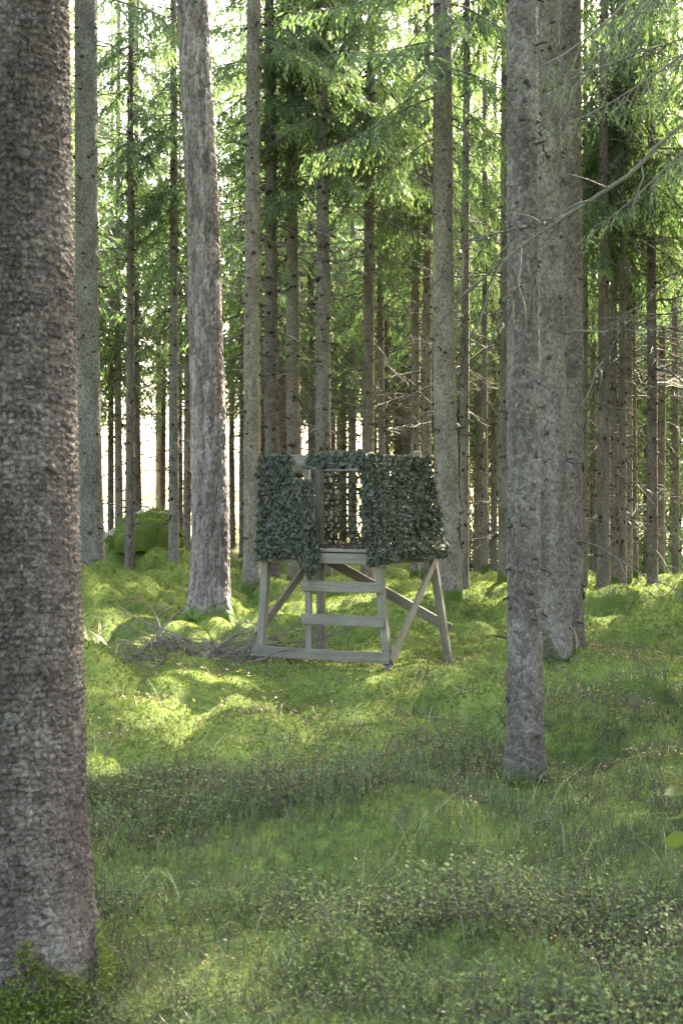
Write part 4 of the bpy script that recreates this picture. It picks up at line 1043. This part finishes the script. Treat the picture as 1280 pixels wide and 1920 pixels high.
bough_path([(2.72, 5.6, 3.7), at(1420, 330, 5.5), at(1280, 500, 5.4), at(1220, 560, 5.4), at(1170, 620, 5.4), at(1130, 700, 5.35)], .005, .0015, 'dead_branch', M_LICHTWIG, 5, 4)
for (px, py, dd_, s, az, k_, p) in [(1330, -90, 5.6, .8, 3.3, 1, .35), (1420, 20, 5.7, .8, 3.0, 0, .3), (1350, -160, 5.6, 1., 3.5, 0, .5), (1400, 190, 5.7, .7, 3.25, 1, .3)]:
    q = at(px, py, dd_)-np.array(TO); obj('live_branch', BN_ME[k_], t, q, (0, p, az), (s, s, s))
def leaf_mesh(name, l, w, m, curl=.15):
    us = np.linspace(0, 1, 6); V = []
    for u in us:
        ww = w*math.sin(PI*min(1, u*.96+.03))**.8; V += [(u*l, -ww, curl*ww-.25*curl*l*u*u), (u*l, 0, -.25*curl*l*u*u-.1*ww), (u*l, ww, curl*ww-.25*curl*l*u*u)]
    F = [];
    for i in range(5):
        for j in range(2): a = i*3+j; F.append((a, a+1, a+4, a+3))
    return mesh_np(name, np.array(V), [np.array(F)], [m], [0], True)
LEAF = leaf_mesh('leaf', .045, .017, M_BROAD)
# ------------------------------------------------------------------ leafy sapling at the right edge
x, y = .79, 2.62
t = thing('sapling', 'leafy sapling with yellow green leaves leaning in at the right edge', 'sapling', (x, y, gz(x, y)-.02)); t['label'] = 'young leafy sapling with broad yellow green leaves above the foreground heath'
TO = Vector(t.location); b = Bag()
stem = [np.array([x, y, gz(x, y)-.02]), np.array([x+.01, y, .3]), np.array([x-.01, y, .62]), at(1310, 1440, 2.62)]
add_tube(b, np.array(stem)-np.array(TO), [.005, .0045, .004, .0025], 6)
for (px, py, l) in [(1305, 1470, 0), (1300, 1520, 0), (1305, 1570, 0)]:
    pass
obj('stem', b.mesh('stem', [M_TWIG], True), t)
for (px, py, rx_, ry_, rz_, s) in [(1300, 1462, .3, .1, 3.1, 1.3), (1290, 1480, -.2, .15, 3.3, 1.25), (1302, 1500, .9, .6, 3.6, 1.35), (1290, 1530, .2, .2, 3.0, 1.15), (1292, 1570, 1.2, .2, 3.15, 1.3), (1320, 1430, .2, -.2, 2.6, 1.3), (1325, 1540, .2, .1, .3, 1.2)]:
    q = at(px, py, 2.6)
    zst = np.clip(q[2], .05, .9); sxp = np.interp(zst, [.0, .3, .62, .95], [stem[0][0], stem[1][0], stem[2][0], stem[3][0]])
    bb = Bag(); add_tube(bb, np.array([[sxp, y, zst], q])-np.array(TO), [.0016, .001], 4)
    tw = obj('twig', bb.mesh('twig', [M_TWIG]), t); obj('leaf', LEAF, tw, q-np.array(TO), (rx_, ry_, rz_), (s,)*3)

# ------------------------------------------------------------------ pile of dry twigs left of the stand
cx, cy = -1.42, 11.9
t = thing('brush_pile', 'heap of dry grey twigs lying between the pine and the hunting stand', 'brush pile', (cx, cy, gz(cx, cy)))
zc = gz(cx, cy)
g = np.random.default_rng(77)
for i in range(120):
    a, r = g.uniform(0, 2*PI), math.sqrt(g.random()); xx = cx+.78*r*math.cos(a)+.1; yy = cy+1.25*r*math.sin(a)
    z = gz(xx, yy)+g.uniform(0, .13)*(1-r*.7); s = g.uniform(.38, .7)
    obj('dead_branch', DEAD_ME[g.integers(0, 8)], t, (xx-cx, yy-cy, z-zc+.01), (g.uniform(0, 6), g.normal(-.05, .25), g.uniform(0, 6)), (s, s, s))
npt = 1800; a = g.uniform(0, 2*PI, npt); r = np.sqrt(g.random(npt))*(.75+.25*g.random(npt)); xx = cx+.85*r*np.cos(a); yy = cy+1.35*r*np.sin(a)
P = np.stack([xx-cx, yy-cy, ground_h(xx, yy)-zc+g.uniform(0, .10, npt)*(1-r*.7)], -1)
V, F = tufts(P, g.uniform(.04, .09, npt)*.8, None, 2, 1.8)
V = V.reshape(-1, 3, 3); mid = (V[:, 0]+V[:, 1])/2; V[:, 0] = mid+(V[:, 0]-mid)*.3; V[:, 1] = mid+(V[:, 1]-mid)*.3; V = V.reshape(-1, 3)
o = obj('twig_litter', mesh_np('twig_litter', V, [F], [M_HEATH], [0]), t); o['kind'] = 'stuff'

# fallen branches
for (px, py, s, k_, rz_, lab) in [(395, 1545, .22, 4, 2.2, 'short dark broken branch sticking up from the foreground heath'), (730, 1690, .25, 6, 2.6, 'brown stick lying in the grass before the heather mound'),
        (905, 1880, .3, 6, 2.7, 'dark stick lying in the mossy hollow of the sunlit patch'), (1000, 1573, .25, 4, .1, 'pale stick lying flat between the heather mound and the slender spruce'),
        (560, 1180, .42, 2, 2.9, 'long dead bough lying on the moss behind the twig heap'), (430, 1190, .42, 5, .4, 'dead bough fallen at the foot of the pine'), (330, 1140, .45, 3, .3, 'grey bark slab and stick lying among the moss hummocks')]:
    d = 3390/(py-HOR); x = (px-640)/FPX*d
    o = obj('fallen_branch', DEAD_ME[k_], None, (x, d, gz(x, d)+.03), (random.uniform(0, 6), .08 if k_ != 4 else -.35, rz_), (s*1.0, s*1.6, s*1.6) if s < .4 else (s, s, s))
    tag(o, lab, 'branch', 'branches fallen on the forest floor')

# ------------------------------------------------------------------ ground cover
def scatter(n, d0, d1, p, mask=None, spread=.305, extra=.7):
    """random points on the forest floor, density falling as 1/d**p"""
    out = []; tot = 0
    while tot < n:
        u = rng.random(n*2)
        if abs(p-2) < 1e-6: y = d0*(d1/d0)**u          # width grows with d
        else: y = (d0**(2-p)+u*(d1**(2-p)-d0**(2-p)))**(1/(2-p))
        x = (rng.random(n*2)*2-1)*(spread*y+extra*np.minimum(1, 6/y))
        k_ = np.ones(len(x), bool) if mask is None else rng.random(len(x)) < mask(x, y)
        x = x[k_]; y = y[k_]; out.append(np.stack([x, y], -1)); tot += len(x)
    q = np.concatenate(out)[:n]; return q[:, 0], q[:, 1], ground_h(q[:, 0], q[:, 1])
def m_heath(x, y):   # where shrubs and grass stand rather than pure moss
    return np.clip(smooth(.40, .56, .6*fbm2(x*.55+4, y*.55+2, 61)+.4*fbm2(x*1.7, y*1.7+2, 62)+.125-.40*smooth(5.5, 9.5, y)+.22*smooth(6, 4, y)+.4*np.exp(-((x-.28)/.55)**2-((y-5.3)/.45)**2)), .015, 1)
def m_moss(x, y): return np.clip(1.05-.85*m_heath(x, y), 0, 1)

def ground_n(x, y, e=.05):
    return nrm(np.stack([-(ground_h(x+e, y)-ground_h(x-e, y))/(2*e), -(ground_h(x, y+e)-ground_h(x, y-e))/(2*e), np.ones_like(x)], -1))
# moss
x, y, z = scatter(165000, 3.0, 26, 2.0, m_moss)
V, F = tufts(np.stack([x, y, z], -1), (.009+.0013*y)*rng.uniform(.7, 1.3, len(x)), ground_n(x, y), 2, .45)
stuff(obj('moss', mesh_np('moss', V, [F], [M_MOSS], [0])), 'bright green moss carpeting the forest floor and its hummocks', 'moss')

# grass
def blades(x, y, z, hmin, hmax, per, w, lean, spread):
    m = len(x); P = np.repeat(np.stack([x, y, z], -1), per, 0); k_ = len(P); P[:, :2] += rng.normal(0, spread, (k_, 2)); P[:, 2] -= .01
    h = rng.uniform(hmin, hmax, k_)[:, None]; a = rng.uniform(0, 2*PI, k_); d = np.stack([np.cos(a), np.sin(a), 0*a], -1); s = np.stack([-np.sin(a), np.cos(a), 0*a], -1)*w
    s = s*(np.repeat(y, per)/5.)[:, None].clip(.8, 2); ln = (lean*rng.uniform(.2, 1.3, k_))[:, None]; up = np.array([0, 0, 1.])
    p1 = P+up*h*.5+d*ln*h*.18; p2 = P+up*h*.85+d*ln*h*.5; p3 = P+up*h*(1.05-.25*ln)+d*ln*h*.95
    V = np.stack([P-s, P+s, p1+s*.85, p1-s*.85, p2+s*.55, p2-s*.55, p3], 1).reshape(-1, 3); q = (np.arange(k_)*7)[:, None]
    return V, np.concatenate([q+np.array([0, 1, 2, 3]), q+np.array([3, 2, 4, 5])]), q+np.array([5, 4, 6])
x, y, z = scatter(2300, 3.0, 10, 1.6, lambda x, y: m_heath(x, y)*smooth(.4, .6, fbm2(x*1.3, y*1.3, 91)))
V, F4, F3 = blades(x, y, z, .03, .085, 5, .0018, 1.0, .03)
stuff(obj('grass', mesh_np('grass', V, [F4, F3], [M_GRASS], [0, 0])), 'thin green grass growing through the foreground heath', 'grass')

# bilberry: sprigs with small oval leaves, some turned red
def sprig(seed, nl=13):
    g = np.random.default_rng(seed); Vs, Vl = [], []
    top = np.array([g.normal(0, .03), g.normal(0, .03), .12]); 
    for s in range(2):
        e = top+g.normal(0, .035, 3); e[2] = abs(e[2])*g.uniform(.6, 1.2); b0 = np.array([g.normal(0, .008), g.normal(0, .008), -.02]); sd = nrm(np.cross(e, g.normal(0, 1, 3)))*.0013
        mid = (b0+e)/2+g.normal(0, .012, 3); Vs += [b0-sd, b0+sd, mid+sd, mid-sd, e+sd*.5, e-sd*.5]
        for l in range(nl//2+1):
            tt = g.uniform(.3, 1.05); q = b0+(e-b0)*tt+g.normal(0, .012, 3); d = nrm(g.normal(0, 1, 3)*np.array([1, 1, .45])+np.array([0, 0, .25])); sv = nrm(np.cross(d, g.normal(0, .35, 3)+np.array([0, 0, 1.]))); ll = g.uniform(.0100, .0175); w = ll*.33
            Vl += [q, q+d*ll*.5+sv*w, q+d*ll, q+d*ll*.5-sv*w]
    ns_ = len(Vs); Vs = np.array(Vs); fs = []
    for s in range(2): a = s*6; fs += [(a, a+1, a+2, a+3), (a+3, a+2, a+4, a+5)]
    return Vs, np.array(fs), np.array(Vl), np.arange(len(Vl)).reshape(-1, 4)
def plant(n, d0, d1, p, mask, seed0, sc_, nvar=10, nl=11, zs=1.):
    x, y, z = scatter(n, d0, d1, p, mask); b = Bag(); which = rng.integers(0, nvar, n)
    for v in range(nvar):
        s_ = which == v; k_ = int(s_.sum())
        sc2 = (rng.uniform(.7, 1.25, k_)*sc_*(.82+.035*y[s_])*(.5+.65*smooth(.35, .7, fbm2(x[s_]*1.6+8, y[s_]*1.6, 97))))[:, None, None]
        Mx = rotz(rng.uniform(0, 2*PI, k_))*sc2*np.array([1, 1, zs])[None, :, None]
        Vs, Fs, Vl, Fl = sprig(seed0+v, nl); T_ = np.stack([x[s_], y[s_], z[s_]], -1)
        b.add(*stamp(Vs, Fs, Mx, T_), 0); b.add(*stamp(Vl, Fl, Mx, T_), 1)
    return b.compact()
stuff(obj('bilberry_shrub', plant(16500, 3.0, 13, 1.75, m_heath, 500, 1.12, zs=.75).mesh('bilberry', [M_HEATH, M_BILB])), 'low bilberry shrubs with small green and reddening leaves', 'shrub')

stuff(obj('heather_flower', plant(2000, 3.0, 12, 1.75, lambda x, y: smooth(.44, .58, fbm2(x*1.0+50, y*1.0+3, 93)), 520, .8, zs=.9).mesh('heather_flower', [M_HEATH, M_HEATH])), 'grey mauve faded heather sprigs among the bilberry', 'heather')
# heather: wiry upright twigs
def m_heather(x, y): return np.clip(smooth(.50, .66, fbm2(x*.8+31, y*.8+12, 66)+.5*np.exp(-((x-.3)/.7)**2-((y-5.5)/.5)**2)), 0, 1)*smooth(10.5, 7.5, y)
x, y, z = scatter(1500, 3.2, 11, 1.6, m_heather)
V, F4, F3 = blades(x, y, z, .03, .085, 7, .0012, 1.1, .045)
stuff(obj('heather', mesh_np('heather', V, [F4, F3], [M_HEATH], [0, 0])), 'wiry grey brown heather twigs on the foreground mound', 'heather')
x, y, z = scatter(260, 3.6, 8, 1.6, lambda x, y: np.exp(-((x-.30)/.62)**2-((y-5.45)/.5)**2)+.01)
V, F4, F3 = blades(x, y, z, .08, .20, 6, .0015, .5, .06)
stuff(obj('bilberry_stem', mesh_np('bilberry_stem', V, [F4, F3], [M_GRASS], [0, 0])), 'upright green bilberry stems without leaves around the heather mound', 'shrub')

# fallen leaves
def m_fall(x, y): return np.clip(smooth(.42, .6, fbm2(x*1.1+7, y*1.1+5, 68))+.12, 0, 1)
x, y, z = scatter(9000, 3.0, 13, 1.8, m_fall); m = len(x)
d = nrm(rng.normal(0, 1, (m, 3))*np.array([1, 1, .3])); s = nrm(np.cross(d, rng.normal(0, .3, (m, 3))+np.array([0, 0, 1.]))); l = rng.uniform(.009, .020, m)[:, None]*(y/5.)[:, None].clip(.8, 1.8)
P = np.stack([x, y, z+rng.uniform(.01, .07, m)], -1)
V = np.stack([P-d*l*.5, P+s*l*.28, P+d*l*.5, P-s*l*.28], 1).reshape(-1, 3)
stuff(obj('fallen_leaf', mesh_np('fallen_leaf', V, [np.arange(m*4).reshape(-1, 4)], [M_FALLEN], [0])), 'small orange, red and pale fallen leaves scattered over the heath', 'leaves')

# dead stems, needles and twiglets lying on and sticking out of the moss
x, y, z = scatter(2600, 3.4, 20, 1.9, lambda x, y: smooth(.40, .62, fbm2(x*.9+70, y*.9, 101)))
V, F4, F3 = blades(x, y, z, .03, .10, 3, .0012, 1.9, .06)
stuff(obj('dead_stem', mesh_np('dead_stem', V, [F4, F3], [M_HEATH], [0, 0])), 'brown dead stems and needles scattered over the moss', 'litter')
x, y, z = scatter(420, 3.6, 16, 1.8)
V, F4, F3 = blades(x, y, z, .05, .15, 2, .0009, 1.6, .04)
stuff(obj('dry_blade', mesh_np('dry_blade', V, [F4, F3], [M_STRAW], [0, 0])), 'pale dry grass blades scattered through the heath and moss', 'grass')
stuff(obj('low_shrub', plant(2600, 7.5, 17, 1.9, lambda x, y: smooth(.50, .60, fbm2(x*.7+20, y*.7+40, 103)), 540, .9, zs=.7).mesh('low_shrub', [M_HEATH, M_BILB])), 'scattered clumps of bilberry on the moss around the hunting stand', 'shrub')
# dry straw: arching single stalks and a pale tuft
pts = [(p[0], p[1]) for p in [((px-640)/FPX*d, d) for px, d in [(690, 4.6), (1010, 5.6), (1110, 4.0), (620, 6.), (740, 4.9), (310, 8.2), (880, 18), (1195, 19), (1205, 18), (700, 18.5), (465, 14), (1100, 4.9), (1210, 6.5), (640, 4.4), (1240, 17)]]]
xs = np.array([p[0] for p in pts]); ys = np.array([p[1] for p in pts])
V, F4, F3 = blades(xs, ys, ground_h(xs, ys), .18, .38, 2, .0009, 1.4, .03)
stuff(obj('straw', mesh_np('straw', V, [F4, F3], [M_STRAW], [0, 0])), 'single dry straw stalks arching over the moss', 'grass')
xs, ys = -2.72+rng.normal(0, .12, 14), 12.9+rng.normal(0, .12, 14)
V, F4, F3 = blades(xs, ys, ground_h(xs, ys), .25, .45, 2, .0022, 1.6, .03)
o = obj('dry_grass_tuft', mesh_np('dry_grass_tuft', V, [F4, F3], [M_STRAW], [0, 0])); tag(o, 'tuft of pale dry grass arching over by the twig heap', 'grass')

# moss climbing the feet of the near trees
for (tx, ty, rad, n_, hmax), nm_ in zip([(-.985, 3.725, .272, 5000, .20), (-.985, 3.725, .31, 3500, .05), ((984-640)/FPX*6.46, 6.46, .128, 600, .11), ((1040-640)/FPX*10.7, 10.7, .19, 900, .26), ((393-640)/FPX*15, 15., .30, 900, .16), ((174-640)/FPX*18.8, 18.8, .26, 500, .3)], ['thick old spruce', 'roots of the thick old spruce', 'slender lichen spruce', 'front spruce of the close pair', 'furrowed pine', 'stout pale grey spruce']):
    a = rng.uniform(0, 2*PI, n_); hh = rng.random(n_)**1.6*hmax*(.05+1.35*noise2(a*2.4, 0*a+tx, 5)**1.5); rr = rad*(1.04-.16*smooth(0, hmax, hh))
    if rad < .2: rr = rr*.93
    P = np.stack([tx+rr*np.cos(a), ty+rr*np.sin(a), gz(tx, ty)+hh], -1); nn = nrm(np.stack([np.cos(a), np.sin(a), .7+0*a], -1))
    V, F = tufts(P, np.full(n_, .010+.0011*ty), nn, 3, .6)
    o = obj('foot_moss', mesh_np('foot_moss', V, [F], [M_MOSS], [0])); stuff(o, 'moss clinging round the foot of the '+nm_, 'moss')
